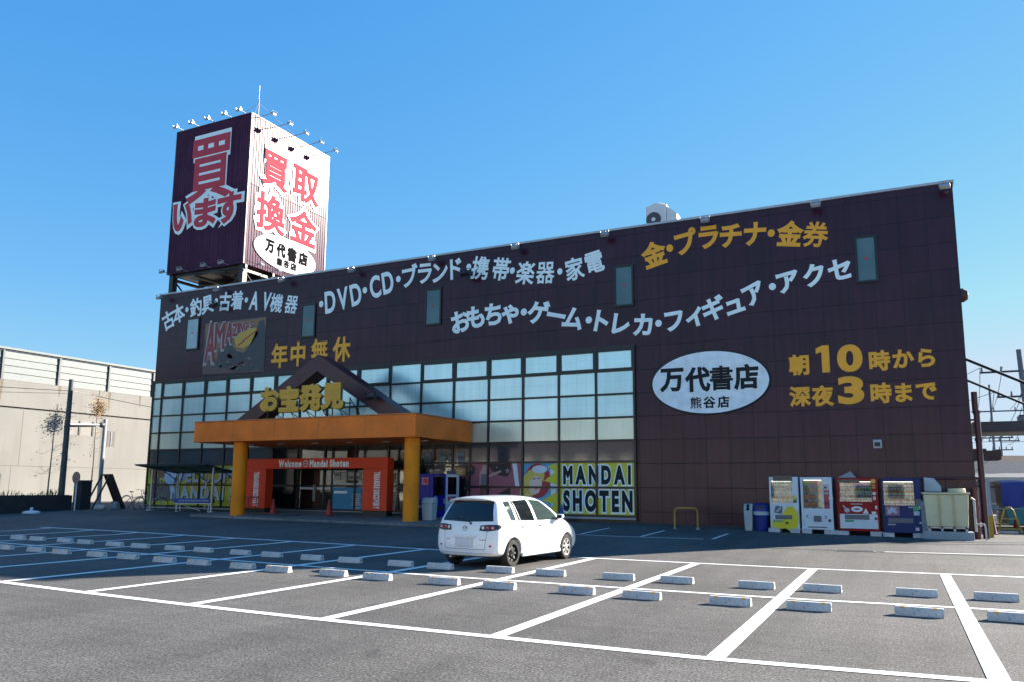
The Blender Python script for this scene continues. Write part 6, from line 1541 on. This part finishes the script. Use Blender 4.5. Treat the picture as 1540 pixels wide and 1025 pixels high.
h0 = house('pale two storey house across the street, out of view, reflected in the shop glass and made pale to brighten the front', (-78, -56, 0), 11.5, 9, 5.0, 2.3, HPALE, RB, 0, 'houses across the street')
for k, x in enumerate((-65.5, -53, -40, -27.5, -15, -2, 10.5, 23, 36)): dup(h0, (x, -56-random.uniform(0, 2.5), 0), R(random.uniform(-2, 2)))

def rpole(label, loc, h_, r_, arms, lean=0):
    t = thing('utility_pole', label, 'utility pole', loc, 0, 'utility poles behind the shed')
    MB().cyl((0, 0, 0), (lean, 0, h_), r_, r_*.7, n=12).build('pole', mat('pole_concrete_grey', (.20, .21, .22), .8), t)
    for z, L_, ox in arms:
        c = MB().box(-L_/2+ox, L_/2+ox, -.06, .06, z, z+.12).build('crossarm', M_DGREY, t)
        for u in (-.46, -.15, .18, .46): MB().cyl((ox+u*L_, 0, z+.121), (ox+u*L_, 0, z+.42), .07, .05, n=8).build('insulator', mat('insulator_grey', (.25, .25, .26), .4), c)
    return t
rpole('thickest utility pole at the right edge with two crossarms', (7.25, 30, .1), 10.9, .22, ((9.4, 3.6, -.9), (7.7, 2.4, -.6)), -.35)
rpole('mid distance utility pole with one wide crossarm left of the thick pole', (7.4, 55, .1), 11.5, .13, ((8.9, 5.2, 1.0), (6.4, 2.8, .2)))
rpole('most distant thin utility pole seen below the walkway roof', (9.7, 72, .1), 7.6, .12, ((7.0, 3.0, .3), (6.0, 2.0, .1)))
random.seed(31)
A_ = Vector((6.9, 30, .1)); B2 = Vector((7.4, 55, .1)); k = 0
for z, xo in ((9.8, -2.3), (9.8, -1.0), (9.75, .6), (8.1, -1.6), (8.1, 0.0), (7.0, -.1), (6.4, .1)):
    k += 1
    wire(f'{ordn(k)} wire from the top strung between the thick and the mid distance pole', A_+Vector((xo, 0, z)), B2+Vector((xo*.9+1.0, 0, z-.6)), .5, .022)
k = 0
for z, xo, tx, ty, tz in ((9.8, -2.3, -6, 52, 8.4), (8.1, -1.6, -8, 50, 7.0), (6.6, 0, 24, 36, 7.5), (9.8, .5, 26, 22, 10.2), (8.0, .3, 28, 20, 8.8)):
    k += 1
    wire(f'{ordn(k)} wire leaving the thick utility pole sideways', A_+Vector((xo, 0, z)), (tx, ty, tz), .5, .02)
wire('long thin wire crossing behind the walkway from the most distant pole', (9.7, 72, 7.2), (-12, 60, 7.4), .7, .025)
wire('second long thin wire from the most distant pole to the right', (9.7, 72, 7.0), (36, 60, 9.5), .7, .025)
k = 0
for a, b in (((7.4+2.8, 55, 9.2), (34, 46, 10.5)), ((7.4-1, 55, 9.2), (-14, 62, 8.6)), ((7.4+1, 55, 6.8), (30, 60, 8.4)), ((7.4-.6, 55, 6.7), (-10, 48, 5.9)), ((7.4+.2, 55, 8.0), (26, 34, 6.2))):
    k += 1
    wire(f'{ordn(k)} wire leaving the mid distance pole with the wide crossarm', a, b, .6, .022)
t = thing('pole_transformer', 'grey transformer drum hung low on the thick utility pole', 'transformer', (6.75, 29.7, 5.6)); MB().cyl((0, 0, 0), (0, 0, .9), .32, n=16).build('drum', mat('transformer_grey', (.16, .19, .22), .5), t); MB().cyl((0, 0, .9), (0, 0, 1.0), .22, n=12).build('cap', M_DGREY, t)
#@@NEXT
